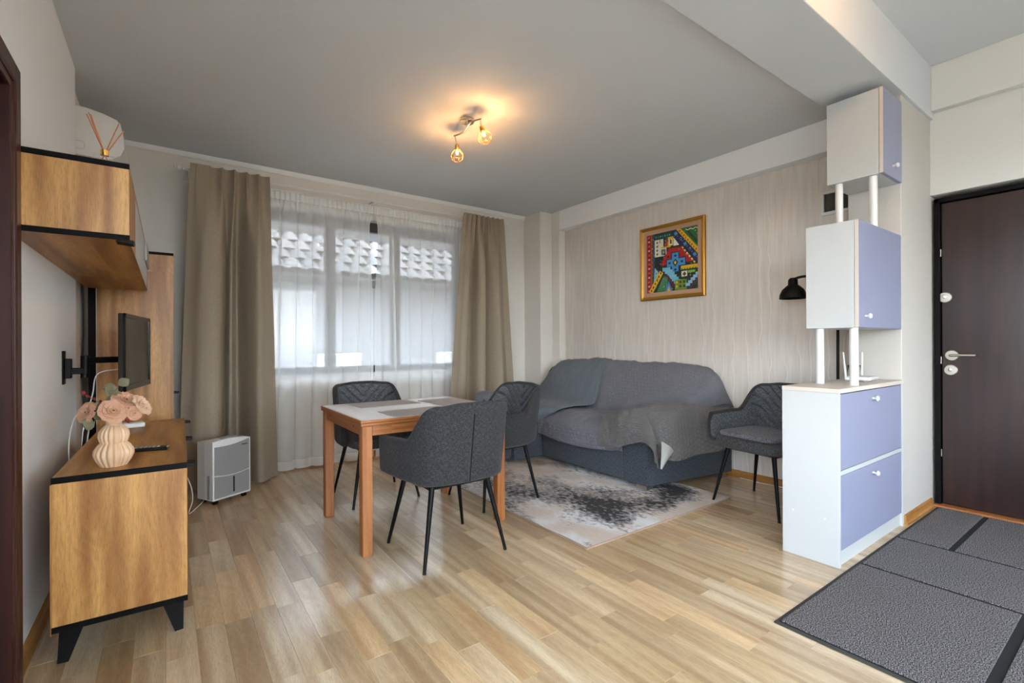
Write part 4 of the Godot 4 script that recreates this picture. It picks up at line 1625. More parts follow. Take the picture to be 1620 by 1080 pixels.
	for part in 2:
		st = new_st()
		st.set_smooth_group(FLATG)
		var i0 := 0 if part == 0 else 5
		var i1 := 5 if part == 0 else 7
		for sd in 4:
			for i in range(i0, i1):
				var q := []
				for e in [[i, 0], [i, 1], [i + 1, 1], [i + 1, 0]]:
					var p: Array = prof2[e[0]]
					var hx: float = fw * 0.5 - p[0]
					var hy: float = fh * 0.5 - p[0]
					var cs := [Vector2(-hx, -hy), Vector2(hx, -hy), Vector2(hx, hy), Vector2(-hx, hy)]
					var k: Vector2 = cs[(sd + e[1]) % 4]
					q.append(rot * Vector3(k.x, k.y, p[1]))
				var od: Vector2 = [Vector2(0, -1), Vector2(1, 0), Vector2(0, 1), Vector2(-1, 0)][sd]
				var dp := Vector2(prof2[i + 1][0] - prof2[i][0], prof2[i + 1][1] - prof2[i][1])
				var out := rot * Vector3(-od.x * dp.y * -1.0, -od.y * dp.y * -1.0, -dp.x - 0.0001)
				if i == 0:
					out = rot * Vector3(od.x, od.y, 0)
				quad(st, q[0], q[1], q[2], q[3], out)
		put("frame" if part == 0 else "inner_moulding", st, M.gold if part == 0 else M.gold_light, pic)
	st = new_st()
	box2(st, Vector3(-0.012, -fh * 0.5 + 0.04, -fw * 0.5 + 0.04), Vector3(-0.002, fh * 0.5 - 0.04, fw * 0.5 - 0.04), 0.0)
	put("linen_slip", st, mat(Color(0.72, 0.58, 0.48), 0.85), pic)
	st = new_st()
	var a := 0.288
	var b2 := 0.292
	quad(st, Vector3(-0.0125, b2, -a), Vector3(-0.0125, b2, a), Vector3(-0.0125, -b2, a), Vector3(-0.0125, -b2, -a), Vector3(-1, 0, 0), Vector2(0, 0), Vector2(1, 0), Vector2(1, 1), Vector2(0, 1))
	put("canvas", st, textured(_painting(), 0.5, Vector3.ONE), pic)


func _faces_down(g: Array) -> bool:
	var nn := net_normals(g)
	return nn[g.size() / 2][g[0].size() / 2].y < 0.0


# ------------------------------------------------------------------ the painting: bright woven patterns
func poly(im: Image, pts: Array, c: Color) -> void:
	var p := PackedVector2Array()
	var lo := Vector2(1e9, 1e9)
	var hi := -lo
	var w := im.get_width()
	for q in pts:
		var v := Vector2(q[0], q[1]) * w
		p.append(v)
		lo = lo.min(v)
		hi = hi.max(v)
	for y in range(maxi(0, int(lo.y)), mini(w, int(hi.y) + 1)):
		for x in range(maxi(0, int(lo.x)), mini(w, int(hi.x) + 1)):
			if Geometry2D.is_point_in_polygon(Vector2(x + 0.5, y + 0.5), p):
				im.set_pixel(x, y, c)


func rect(im: Image, x0: float, y0: float, x1: float, y1: float, c: Color) -> void:
	var w := im.get_width()
	im.fill_rect(Rect2i(int(x0 * w), int(y0 * w), maxi(1, int((x1 - x0) * w)), maxi(1, int((y1 - y0) * w))), c)


func band(im: Image, a: Vector2, b: Vector2, wd: float, c: Color) -> void:
	var n := (b - a).orthogonal().normalized() * wd * 0.5
	poly(im, [[a.x + n.x, a.y + n.y], [b.x + n.x, b.y + n.y], [b.x - n.x, b.y - n.y], [a.x - n.x, a.y - n.y]], c)


func _painting() -> ImageTexture:
	var im := Image.create_empty(384, 384, false, Image.FORMAT_RGB8)
	var night := Color(0.07, 0.16, 0.15)
	var red := Color(0.66, 0.10, 0.10)
	var yellow := Color(0.86, 0.68, 0.10)
	var sky := Color(0.25, 0.56, 0.76)
	var cyan := Color(0.42, 0.74, 0.82)
	var navy := Color(0.09, 0.14, 0.32)
	var green := Color(0.13, 0.40, 0.22)
	var white := Color(0.86, 0.85, 0.76)
	var plum := Color(0.36, 0.12, 0.22)
	im.fill(night)
	var r := RandomNumberGenerator.new()
	r.seed = 12
	for k in 90:                                        # small flecks of the ground
		var x := r.randf()
		var y := r.randf()
		rect(im, x, y, x + 0.03, y + 0.018, [green, navy, Color(0.16, 0.32, 0.30), Color(0.20, 0.12, 0.16)][k % 4])
	rect(im, 0.0, 0.0, 0.10, 1.0, red)                    # red border at one side
	for k in 26:
		var y := k / 26.0
		poly(im, [[0.02, y], [0.05, y - 0.018], [0.08, y], [0.05, y + 0.018]], [plum, Color(0.80, 0.32, 0.16), Color(0.32, 0.05, 0.07), Color(0.80, 0.70, 0.66)][k % 4])
	rect(im, 0.105, 0.0, 0.115, 1.0, yellow)
	rect(im, 0.12, 0.0, 0.165, 0.72, Color(0.10, 0.26, 0.30))
	for k in 9:
		var y := k * 0.08
		band(im, Vector2(0.122, y), Vector2(0.163, y + 0.04), 0.012, Color(0.40, 0.34, 0.60))
		band(im, Vector2(0.163, y + 0.04), Vector2(0.122, y + 0.08), 0.012, Color(0.40, 0.34, 0.60))
	rect(im, 0.17, 0.02, 0.52, 0.11, Color(0.09, 0.27, 0.25))
	for k in 7:
		rect(im, 0.19 + k * 0.046, 0.05, 0.21 + k * 0.046, 0.075, [cyan, Color(0.30, 0.62, 0.44)][k % 2])
	# upper corner, the yellow strip and the blue strip
	poly(im, [[0.70, 0.0], [1.0, 0.0], [1.0, 0.35]], green)
	for k in 8:
		rect(im, 0.80 + 0.024 * k, 0.03 + 0.028 * k, 0.83 + 0.024 * k, 0.08 + 0.03 * k, Color(0.08, 0.22, 0.12))
	for k in 5:
		band(im, Vector2(0.78 + k * 0.045, 0.03 + 0.02 * (k % 2)), Vector2(0.825 + k * 0.045, 0.05 - 0.02 * (k % 2)), 0.014, white)
	poly(im, [[0.60, 0.0], [0.69, 0.0], [1.0, 0.345], [1.0, 0.45]], yellow)
	for k in 9:
		var c := Vector2(0.665 + k * 0.037, 0.025 + k * 0.0425)
		rect(im, c.x, c.y, c.x + 0.016, c.y + 0.032, red)
		if k % 2 == 0:
			rect(im, c.x - 0.012, c.y + 0.006, c.x + 0.028, c.y + 0.014, red)
	poly(im, [[0.50, 0.0], [0.59, 0.0], [1.0, 0.46], [1.0, 0.61], [0.53, 0.11]], navy)
	for k in 5:
		var c := Vector2(0.585 + k * 0.088, 0.06 + k * 0.098)
		poly(im, [[c.x - 0.03, c.y - 0.01], [c.x + 0.02, c.y - 0.03], [c.x + 0.045, c.y + 0.015], [c.x + 0.0, c.y + 0.04]], sky if k % 2 == 0 else Color(0.15, 0.30, 0.55))
		rect(im, c.x + 0.04, c.y + 0.045, c.x + 0.058, c.y + 0.063, Color(0.86, 0.45, 0.18))
	# pale panels with small figures
	rect(im, 0.17, 0.11, 0.35, 0.40, white)
	for k in 4:
		var y := 0.14 + k * 0.065
		rect(im, 0.215, y, 0.235, y + 0.04, Color(0.12, 0.12, 0.12))
		rect(im, 0.200, y + 0.012, 0.25, y + 0.022, Color(0.12, 0.12, 0.12))
	rect(im, 0.27, 0.12, 0.285, 0.17, Color(0.5, 0.2, 0.1))
	rect(im, 0.29, 0.27, 0.41, 0.40, white)
	rect(im, 0.305, 0.285, 0.395, 0.385, Color(0.15, 0.45, 0.48))
	rect(im, 0.335, 0.32, 0.365, 0.355, yellow)
	rect(im, 0.30, 0.245, 0.50, 0.268, yellow)
	poly(im, [[0.36, 0.24], [0.41, 0.13], [0.45, 0.24]], Color(0.70, 0.25, 0.12))
	rect(im, 0.44, 0.10, 0.55, 0.25, yellow)
	rect(im, 0.465, 0.14, 0.53, 0.24, white)
	rect(im, 0.48, 0.15, 0.515, 0.22, Color(0.20, 0.34, 0.22))
	poly(im, [[0.55, 0.12], [0.66, 0.26], [0.55, 0.26]], white)
	# red stepped field with the blue cross
	for k in 6:
		var h := 0.045 * k
		rect(im, 0.44 - 0.03 * k, 0.29 + h, 0.70 + 0.045 * k, 0.335 + h, red)
	for k in 8:
		rect(im, 0.36 + 0.07 * k, 0.36 + 0.05 * (k % 3), 0.39 + 0.07 * k, 0.39 + 0.05 * (k % 3), Color(0.12, 0.08, 0.10))
	for k in 6:
		band(im, Vector2(0.71 + k * 0.043, 0.30 + k * 0.052), Vector2(0.735 + k * 0.043, 0.33 + k * 0.052), 0.026, Color(0.88, 0.80, 0.42))
	rect(im, 0.505, 0.365, 0.66, 0.70, navy)
	rect(im, 0.405, 0.465, 0.785, 0.61, navy)
	rect(im, 0.52, 0.38, 0.645, 0.69, sky)
	rect(im, 0.42, 0.48, 0.77, 0.595, sky)
	poly(im, [[0.53, 0.54], [0.582, 0.475], [0.635, 0.54], [0.582, 0.605]], Color(0.12, 0.10, 0.10))
	poly(im, [[0.555, 0.54], [0.582, 0.505], [0.61, 0.54], [0.582, 0.575]], yellow)
	for c in [[0.45, 0.52], [0.69, 0.52], [0.56, 0.41], [0.56, 0.64]]:
		rect(im, c[0], c[1], c[0] + 0.045, c[1] + 0.035, navy)
	rect(im, 0.69, 0.61, 1.0, 0.675, yellow)
	for k in 6:
		rect(im, 0.70 + k * 0.05, 0.655, 0.725 + k * 0.05, 0.68, green)
	# stepped water, lower middle
	for k in 6:
		rect(im, 0.33 + k * 0.045, 0.60 + k * 0.045, 0.49 + k * 0.04, 0.665 + k * 0.045, cyan if k % 2 == 0 else Color(0.52, 0.72, 0.84))
	for k in 5:
		rect(im, 0.38 + k * 0.035, 0.73 + k * 0.042, 0.45 + k * 0.035, 0.775 + k * 0.042, plum)
	poly(im, [[0.17, 0.58], [0.25, 0.66], [0.22, 0.74], [0.14, 0.84]], cyan)
	rect(im, 0.18, 0.66, 0.21, 0.70, Color(0.80, 0.45, 0.20))
	band(im, Vector2(0.08, 1.0), Vector2(0.31, 0.66), 0.085, yellow)
	for k in 6:
		var c := Vector2(0.10 + k * 0.039, 0.965 - k * 0.057)
		poly(im, [[c.x - 0.016, c.y], [c.x, c.y - 0.024], [c.x + 0.016, c.y], [c.x, c.y + 0.024]], Color(0.10, 0.14, 0.10))
	poly(im, [[0.20, 1.0], [0.36, 0.72], [0.44, 0.80], [0.42, 1.0]], green)
	for k in 5:
		band(im, Vector2(0.24 + k * 0.04, 0.98), Vector2(0.34 + k * 0.02, 0.76), 0.008, Color(0.45, 0.66, 0.50))
	poly(im, [[0.38, 1.0], [0.45, 0.83], [0.53, 1.0]], Color(0.30, 0.48, 0.78))
	poly(im, [[0.42, 1.0], [0.455, 0.91], [0.49, 1.0]], yellow)
	rect(im, 0.575, 0.83, 0.80, 1.0, Color(0.42, 0.56, 0.16))
	for k in 6:
		rect(im, 0.59 + 0.07 * (k % 3), 0.85 + 0.07 * (k / 3), 0.63 + 0.07 * (k % 3), 0.89 + 0.07 * (k / 3), [yellow, plum, Color(0.16, 0.22, 0.10)][k % 3])
	rect(im, 0.70, 0.70, 0.81, 0.79, white)
	poly(im, [[0.72, 0.745], [0.755, 0.71], [0.79, 0.745], [0.755, 0.78]], plum)
	rect(im, 0.82, 0.70, 0.96, 0.74, Color(0.50, 0.70, 0.22))
	for k in 5:
		rect(im, 0.78 + 0.045 * k, 0.90 - 0.04 * k, 0.86 + 0.045 * k, 0.95 - 0.04 * k, Color(0.58, 0.74, 0.88))
		rect(im, 0.84 + 0.04 * k, 0.96 - 0.04 * k, 0.88 + 0.04 * k, 0.99 - 0.04 * k, plum)
	for k in 260:
		var x := r.randf()
		var y := r.randf()
		var sz := r.randf_range(0.006, 0.016)
		if x > 0.40 and x < 0.78 and y > 0.36 and y < 0.70:
			continue
		rect(im, x, y, x + sz, y + sz, [white, yellow, night, red, cyan, green, Color(0.30, 0.58, 0.34), plum][k % 8])
	return ImageTexture.create_from_image(im)


# ------------------------------------------------------------------ entrance corner
func knob(parent: Node, p: Vector3) -> void:
	var st := new_st()
	lathe(st, [Vector2(0.007, 0.0), Vector2(0.006, 0.012), Vector2(0.013, 0.017), Vector2(0.015, 0.024), Vector2(0.011, 0.031), Vector2(0.0, 0.033)], 18, Vector3.ZERO, 0, 0.0,
		Transform3D(Basis(Vector3(1, 0, 0), Vector3(0, 0, 1), Vector3(0, -1, 0)), p))
	put("knob", st, M.white_plastic, parent)


func _entrance() -> void:
	var x0 := 2.768
	var x1 := 3.748
	var zf := -0.995
	var zb := -1.272
	var t := thing("shoe_cabinet", "tall white shoe cabinet with two lavender tilting doors and white knobs", "shoe cabinet")
	var st := new_st()
	box2(st, Vector3(x0, 0, zb), Vector3(x0 + 0.018, 0.890, zf), 0.001)
	box2(st, Vector3(x1 - 0.018, 0, zb), Vector3(x1, 0.890, zf), 0.001)
	box2(st, Vector3(x0 + 0.018, 0.0, zb), Vector3(x1 - 0.018, 0.890, zb + 0.008), 0.0)
	put("body", st, M.melamine, t)
	st = new_st()
	box2(st, Vector3(x0 - 0.003, 0.890, zb), Vector3(x1, 0.913, zf + 0.004), 0.0015)
	put("top", st, M.edging, t)
	st = new_st()
	box2(st, Vector3(x0 + 0.018, 0.468, zf - 0.03), Vector3(x1 - 0.018, 0.491, zf - 0.001), 0.001)
	put("cross_rail", st, M.melamine, t)
	st = new_st()
	box2(st, Vector3(x0 + 0.018, 0.0, zf - 0.045), Vector3(x1 - 0.018, 0.078, zf - 0.012), 0.001)
	put("plinth", st, M.melamine, t)
	for d in [[0.494, 0.884, 0.835], [0.082, 0.465, 0.413]]:
		st = new_st()
		box2(st, Vector3(x0 + 0.021, d[0], zf - 0.024), Vector3(x1 - 0.021, d[1], zf - 0.003), 0.0012)
		var dr := put("door", st, M.lavender, t)
		knob(dr, Vector3(3.243, d[2], zf - 0.003))
	for c in [[0.055, 0.24], [0.21, 0.235]]:
		st = new_st()
		tube(st, [Vector3(x0 + 0.0005, c[1], zb + c[0]), Vector3(x0 - 0.0008, c[1], zb + c[0])], 0.005, 10)
		put("screw_cap", st, M.white_plastic, t)
	var boxes := [
		["hanging_cabinet", 3.045, 3.742, -1.262, -0.996, 1.232, 1.822, Vector3(3.140, 1.297, -0.999), "white wall cabinet with a lavender door raised on white posts above the shoe cabinet"],
		["hanging_cabinet", 3.415, 3.748, -1.290, -0.992, 2.150, 2.658, Vector3(3.585, 2.222, -0.995), "small white wall cabinet with a lavender door just below the ceiling beam"]]
	var ci := 0
	for b in boxes:
		var h := thing(b[0], b[8], "cabinet")
		var fz: float = b[4]
		st = new_st()
		box2(st, Vector3(b[1], b[5], b[3]), Vector3(b[1] + 0.018, b[6], fz - 0.024), 0.001)
		put("side_panel", st, M.melamine, h)
		st = new_st()
		box2(st, Vector3(b[2] - 0.018, b[5], b[3]), Vector3(b[2], b[6], fz - 0.024), 0.001)
		put("side_panel", st, M.melamine, h)
		for y in [b[5], b[6] - 0.018]:
			st = new_st()
			box2(st, Vector3(b[1] + 0.018, y, b[3]), Vector3(b[2] - 0.018, y + 0.018, fz - 0.024), 0.001)
			put("bottom" if y == b[5] else "top", st, M.melamine, h)
		st = new_st()
		box2(st, Vector3(b[1] + 0.018, b[5] + 0.018, b[3]), Vector3(b[2] - 0.018, b[6] - 0.018, b[3] + 0.006), 0.0)
		put("back_panel", st, M.melamine, h)
		st = new_st()
		box2(st, Vector3(b[1] + 0.001, b[5] + 0.002, fz - 0.021), Vector3(b[2] - 0.001, b[6] - 0.001, fz - 0.003), 0.001)
		var dr := put("door", st, M.lavender, h)
		st = new_st()
		box2(st, Vector3(b[1], b[5] + 0.0015, fz - 0.0212), Vector3(b[1] + 0.0012, b[6] - 0.0005, fz - 0.0025), 0.0)
		put("edge_band", st, M.edging, dr)
		knob(dr, b[7])
		var posts := [[3.085, -1.205], [3.085, -1.035], [3.70, -1.205], [3.70, -1.16]] if ci == 0 else [[3.452, -1.235], [3.452, -1.055]]
		for k in 2:
			var p: Array = posts[k]
			st = new_st()
			var ya := 0.913 if ci == 0 else 1.822
			lathe(st, [Vector2(0.021, ya), Vector2(0.021, b[5])], 20, Vector3(p[0], 0, p[1]))
			put("post", st, M.white_plastic, h)
		ci += 1
	# small glazed fuse box in the papered wall
	var f := thing("fuse_box", "small glazed fuse box in a white frame beside the wall cabinets", "fuse box")
	st = new_st()
	for b in [[2.095, 2.118, -1.535, -1.315], [2.250, 2.270, -1.535, -1.315], [2.118, 2.250, -1.535, -1.518], [2.118, 2.250, -1.332, -1.315]]:
		box2(st, Vector3(3.962, b[0], b[2]), Vector3(3.981, b[1], b[3]), 0.002)
	put("frame", st, M.white_plastic, f)
	st = new_st()
	box2(st, Vector3(3.974, 2.118, -1.518), Vector3(3.979, 2.250, -1.332), 0.0)
	put("door_pane", st, mat(Color(0.20, 0.21, 0.20), 0.06), f)
	# entrance mat: pile fields between black ribs
	var m := thing("entrance_mat", "large grey entrance mat divided by black stripes in front of the door", "mat", Vector3(0, 0, 0))
	st = new_st()
	box2(st, Vector3(2.018, 0.0002, -0.965), Vector3(4.33, 0.006, 0.62), 0.002)
	put("rubber_edge", st, M.mat_rubber, m)
	st = new_st()
	box2(st, Vector3(2.036, 0.005, -0.949), Vector3(4.325, 0.0085, 0.61), 0.001)
	put("black_ribs", st, M.mat_black, m)
	for b in [[2.040, 2.890, -0.946, -0.372], [2.040, 2.890, -0.338, 0.60], [2.914, 3.456, -0.946, 0.60], [3.482, 4.322, -0.946, -0.728], [3.482, 4.322, -0.700, 0.60]]:
		st = new_st()
		box2(st, Vector3(b[0], 0.006, b[2]), Vector3(b[1], 0.0125, b[3]), 0.002)
		put("pile_panel", st, M.mat_pile, m)
	# black reading lamp behind the cabinets
	var l := thing("floor_lamp", "black floor lamp with a dome shade behind the wall cabinets", "lamp")
	st = new_st()
	tube(st, smooth_path([Vector3(3.80, 0.02, -1.372), Vector3(3.80, 0.8, -1.372), Vector3(3.80, 1.46, -1.374), Vector3(3.79, 1.585, -1.40), Vector3(3.75, 1.625, -1.48), Vector3(3.71, 1.625, -1.57), Vector3(3.68, 1.605, -1.622)], 8), 0.0095, 10)
	put("pole", st, M.black_metal, l)
	st = new_st()
	lathe(st, [Vector2(0.12, 0.0), Vector2(0.12, 0.014), Vector2(0.11, 0.02), Vector2(0.0, 0.022)], 28, Vector3(3.80, 0.0, -1.41))
	put("base", st, M.black_metal, l)
	st = new_st()
	lathe(st, [Vector2(0.086, 0.0), Vector2(0.089, 0.004), Vector2(0.086, 0.03), Vector2(0.070, 0.066), Vector2(0.045, 0.09), Vector2(0.032, 0.10), Vector2(0.031, 0.135), Vector2(0.02, 0.15), Vector2(0.0, 0.152)], 30, Vector3(3.685, 1.470, -1.615))
	lathe(st, [Vector2(0.0, 0.086), Vector2(0.04, 0.084), Vector2(0.065, 0.062), Vector2(0.082, 0.028), Vector2(0.086, 0.0)], 30, Vector3(3.685, 1.470, -1.615))
	put("shade", st, M.black_metal, l)
	# router and glass jar on the shoe cabinet
	var ro := thing("router", "flat white router with three raised aerials on the shoe cabinet", "router", Vector3(3.50, 0.913, -1.135), 0.12)
	st = new_st()
	bx(st, Vector3(0, 0.017, 0), Vector3(0.225, 0.022, 0.135), 0.007)
	put("casing", st, M.white_plastic, ro)
	for a in [[-0.10, -0.06, -0.25, -0.55], [0.085, -0.06, 0.0, -0.22], [0.115, -0.02, 0.0, 0.02]]:
		st = new_st()
		var p := Vector3(a[0], 0.02, a[1])
		tube(st, [p, p + Vector3(a[3] * 0.10 if a[0] > 0 else 0.05, 0.155, a[2] * 0.1)], [0.0062, 0.005], 8)
		put("aerial", st, M.white_plastic, ro)
	for x in [-0.09, 0.09]:
		st = new_st()
		bx(st, Vector3(x, 0.003, 0.04), Vector3(0.02, 0.006, 0.02), 0.001)
		put("foot", st, M.mid_grey, ro)
	var j := thing("glass_jar", "clear glass jar standing behind the router aerials", "jar", Vector3(3.66, 0.913, -1.225))
	st = new_st()
	lathe(st, [Vector2(0.0, 0.0), Vector2(0.036, 0.0), Vector2(0.040, 0.006), Vector2(0.040, 0.085), Vector2(0.038, 0.088), Vector2(0.0365, 0.085), Vector2(0.0365, 0.008), Vector2(0.0, 0.007)], 26)
	put("glass", st, M.solid_glass, j)


# ------------------------------------------------------------------ lamps
func _ceiling_lamps() -> void:
	var l := thing("ceiling_lamp", "small ceiling spot lamp with two caged warm bulbs on a curved bar", "lamp", Vector3(1.755, CEIL, -2.97))
	var st := new_st()
	lathe(st, [Vector2(0.052, -0.001), Vector2(0.052, -0.022), Vector2(0.048, -0.026), Vector2(0.0, -0.026)], 28)
	put("ceiling_plate", st, M.chrome, l)
	st = new_st()
	tube(st, [Vector3(0, -0.02, 0), Vector3(0, -0.06, 0)], 0.008, 10)
	put("stem", st, M.chrome, l)
	st = new_st()
	tube(st, smooth_path([Vector3(-0.01, -0.062, -0.175), Vector3(0.018, -0.062, -0.09), Vector3(0.0, -0.062, 0.0), Vector3(-0.018, -0.062, 0.09), Vector3(0.01, -0.062, 0.175)], 8), 0.006, 10)
	put("bar", st, M.chrome, l)
	var ends := [[Vector3(-0.008, -0.062, -0.165), Vector3(0.012, -0.125, -0.17), Vector3(0.05, -0.9, -0.05)], [Vector3(0.008, -0.062, 0.165), Vector3(0.01, -0.118, 0.175), Vector3(0.16, -0.8, 0.22)]]
	for e in ends:
		var dir: Vector3 = e[2].normalized()
		st = new_st()
		tube(st, [e[0], e[1]], 0.005, 8)
		var arm := put("arm", st, M.chrome, l)
		var y := -dir
		var x := y.cross(Vector3(0, 0, 1)).normalized()
		var fr := Transform3D(Basis(x, y, x.cross(y)), e[1])
		st = new_st()
		lathe(st, [Vector2(0.015, -0.036), Vector2(0.017, -0.03), Vector2(0.014, 0.0), Vector2(0.006, 0.006), Vector2(0.0, 0.006)], 16, Vector3.ZERO, 0, 0.0, fr)
		put("socket", st, M.brass, arm)
		st = new_st()
		lathe(st, [Vector2(0.0, -0.076), Vector2(0.006, -0.075), Vector2(0.0105, -0.066), Vector2(0.010, -0.050), Vector2(0.007, -0.036), Vector2(0.0, -0.036)], 14, Vector3.ZERO, 0, 0.0, fr)
		put("bulb", st, M.bulb, arm)
		# wire cage: meridians and two hoops
		st = new_st()
		var cp := [[0.015, -0.034], [0.032, -0.050], [0.046, -0.078], [0.040, -0.108], [0.018, -0.124], [0.0, -0.127]]
		for k in 8:
			var a := TAU * k / 8.0
			var pts := []
			for q in cp:
				pts.append(fr * Vector3(q[0] * cos(a), q[1], q[0] * sin(a)))
			tube(st, smooth_path(pts, 3), 0.0011, 5, false)
		for q in [[0.047, -0.082], [0.030, -0.117]]:
			var pts := []
			for k in 21:
				var a := TAU * k / 20.0
				pts.append(fr * Vector3(q[0] * cos(a), q[1], q[0] * sin(a)))
			tube(st, pts, 0.0011, 5, false)
		put("wire_cage", st, M.brass, arm)
		var om := OmniLight3D.new()
		om.name = "bulb_light"
		om.light_color = Color(1.0, 0.74, 0.46)
		om.light_energy = 0.06
		om.light_size = 0.008
		om.omni_range = 12.0
		om.omni_attenuation = 2.0
		om.shadow_enabled = true
		om.position = fr * Vector3(0, -0.060, 0)
		l.add_child(om, true)
	# lamp of the entrance, above the viewer's right
	l = thing("entrance_lamp", "round warm ceiling lamp of the entrance near the cross beam", "lamp", Vector3(2.35, 3.06, -0.45))
	st = new_st()
	lathe(st, [Vector2(0.10, 0.0), Vector2(0.10, -0.02), Vector2(0.0, -0.021)], 28)
	put("ceiling_plate", st, M.white_plastic, l)
	st = new_st()
	lathe(st, [Vector2(0.0, -0.14), Vector2(0.05, -0.13), Vector2(0.085, -0.09), Vector2(0.09, -0.05), Vector2(0.07, -0.022), Vector2(0.0, -0.022)], 24)
	var bm: StandardMaterial3D = M.bulb.duplicate()
	bm.emission_energy_multiplier = 1.0
	put("globe", st, bm, l)
	var om2 := OmniLight3D.new()
	om2.name = "globe_light"
	om2.light_color = Color(1.0, 0.76, 0.50)
	om2.light_energy = 0.14
	om2.light_size = 0.05
	om2.omni_range = 12.0
	om2.omni_attenuation = 2.0
	om2.shadow_enabled = true
	om2.position = Vector3(0, -0.08, 0)
	l.add_child(om2, true)


# ------------------------------------------------------------------ smaller things
func ranunculus(c: Vector3, up: Vector3, size: float, label: String, m: Material, sd: int) -> void:
	var y := up.normalized()
	var x := y.cross(Vector3(0.3, 0.1, 1.0)).normalized()
	var t := thing("artificial_flower", label, "flower", Vector3.ZERO, 0.0, "flowers in the vase")
	t.transform = Transform3D(Basis(x, y, x.cross(y)), c)
	var r := RandomNumberGenerator.new()
	r.seed = sd
	for ring in 4:
		var count: int = [5, 6, 7, 7][ring]
		for k in count:
			var a := TAU * (k + 0.5 * (ring % 2)) / count + r.randf_range(-0.12, 0.12)
			var open: float = [0.22, 0.50, 0.80, 1.05][ring] + r.randf_range(-0.08, 0.08)
			var l: float = size * [0.52, 0.72, 0.92, 1.06][ring]
			var g := []
			for j in 6:
				var v := j / 5.0
				var row := []
				for i in 6:
					var u := i / 5.0 * 2.0 - 1.0
					var ang := a + u * (1.35 - 0.12 * ring) * (0.35 + 0.65 * sin(PI * minf(v * 0.62 + 0.12, 1.0)))
					var bend := open * (0.35 + 0.75 * v)
					var rad := 0.08 * size + l * v * sin(bend) * (1.0 - 0.10 * u * u)
					var h := l * v * cos(bend) * 0.75 - 0.04 * size * ring + 0.10 * size * sin(u * 6.0 + k * 1.7) * v * v
					row.append(Vector3(rad * cos(ang), h, rad * sin(ang)))
				g.append(row)
			var st := new_st()
			sheet(st, g, 1, 1, 0.0012)
			put("petal", st, m, t)
	var s := new_st()
	cushion(s, Vector3(0, 0.16 * size, 0), Vector3(0.34, 0.30, 0.34) * size, 0.9, Transform3D.IDENTITY, 14, 8)
	put("heart", s, M.flower_heart, t)
	s = new_st()
	cushion(s, Vector3(0, 0.29 * size, 0), Vector3(0.14, 0.10, 0.14) * size, 0.9, Transform3D.IDENTITY, 10, 6)
	put("dark_eye", s, M.flower_dark, t)
	# stem down into the neck of the vase
	s = new_st()
	var inv := t.transform.affine_inverse()
	tube(s, smooth_path([Vector3(0, 0, 0), inv * ((c - y * 0.035).lerp(Vector3(-0.169, 0.875, -2.413), 0.45)), inv * Vector3(-0.169, 0.80, -2.413)], 6), 0.0022, 6)
	put("stem", s, M.leaf, t)


func sprig(n: String, label: String, pts: Array, berries: bool, sd: int) -> void:
	var t := thing(n, label, "berry sprig" if berries else "leaf sprig")
	var r := RandomNumberGenerator.new()
	r.seed = sd
	var path := smooth_path(pts, 5)
	var st := new_st()
	tube(st, path, 0.0014, 6)
	put("stem", st, M.leaf, t)
	for i in range(5, path.size(), 2):
		var p: Vector3 = path[i]
		var side := Vector3(r.randf_range(-1, 1), r.randf_range(-0.1, 0.9), r.randf_range(-0.4, 1)).normalized()
		if berries:
			st = new_st()
			cushion(st, p + side * 0.008, Vector3.ONE * r.randf_range(0.009, 0.014), 0.95, Transform3D.IDENTITY, 10, 6)
			put("berry", st, M.berry, t)
		else:
			var l := r.randf_range(0.034, 0.045)
			var across := side.cross(Vector3(0.2, 0.3, 1)).normalized()
			var nn := side.cross(across)
			var g := []
			for j in 6:
				var v := j / 5.0
				var wd := 0.5 * l * sin(PI * clampf(v * 0.9 + 0.08, 0.0, 1.0))
				g.append([p + side * l * v - across * wd + nn * 0.004, p + side * l * v, p + side * l * v + across * wd + nn * 0.004])
			st = new_st()
			sheet(st, g, 1, 1, 0.0008)
			put("leaf", st, M.leaf, t)


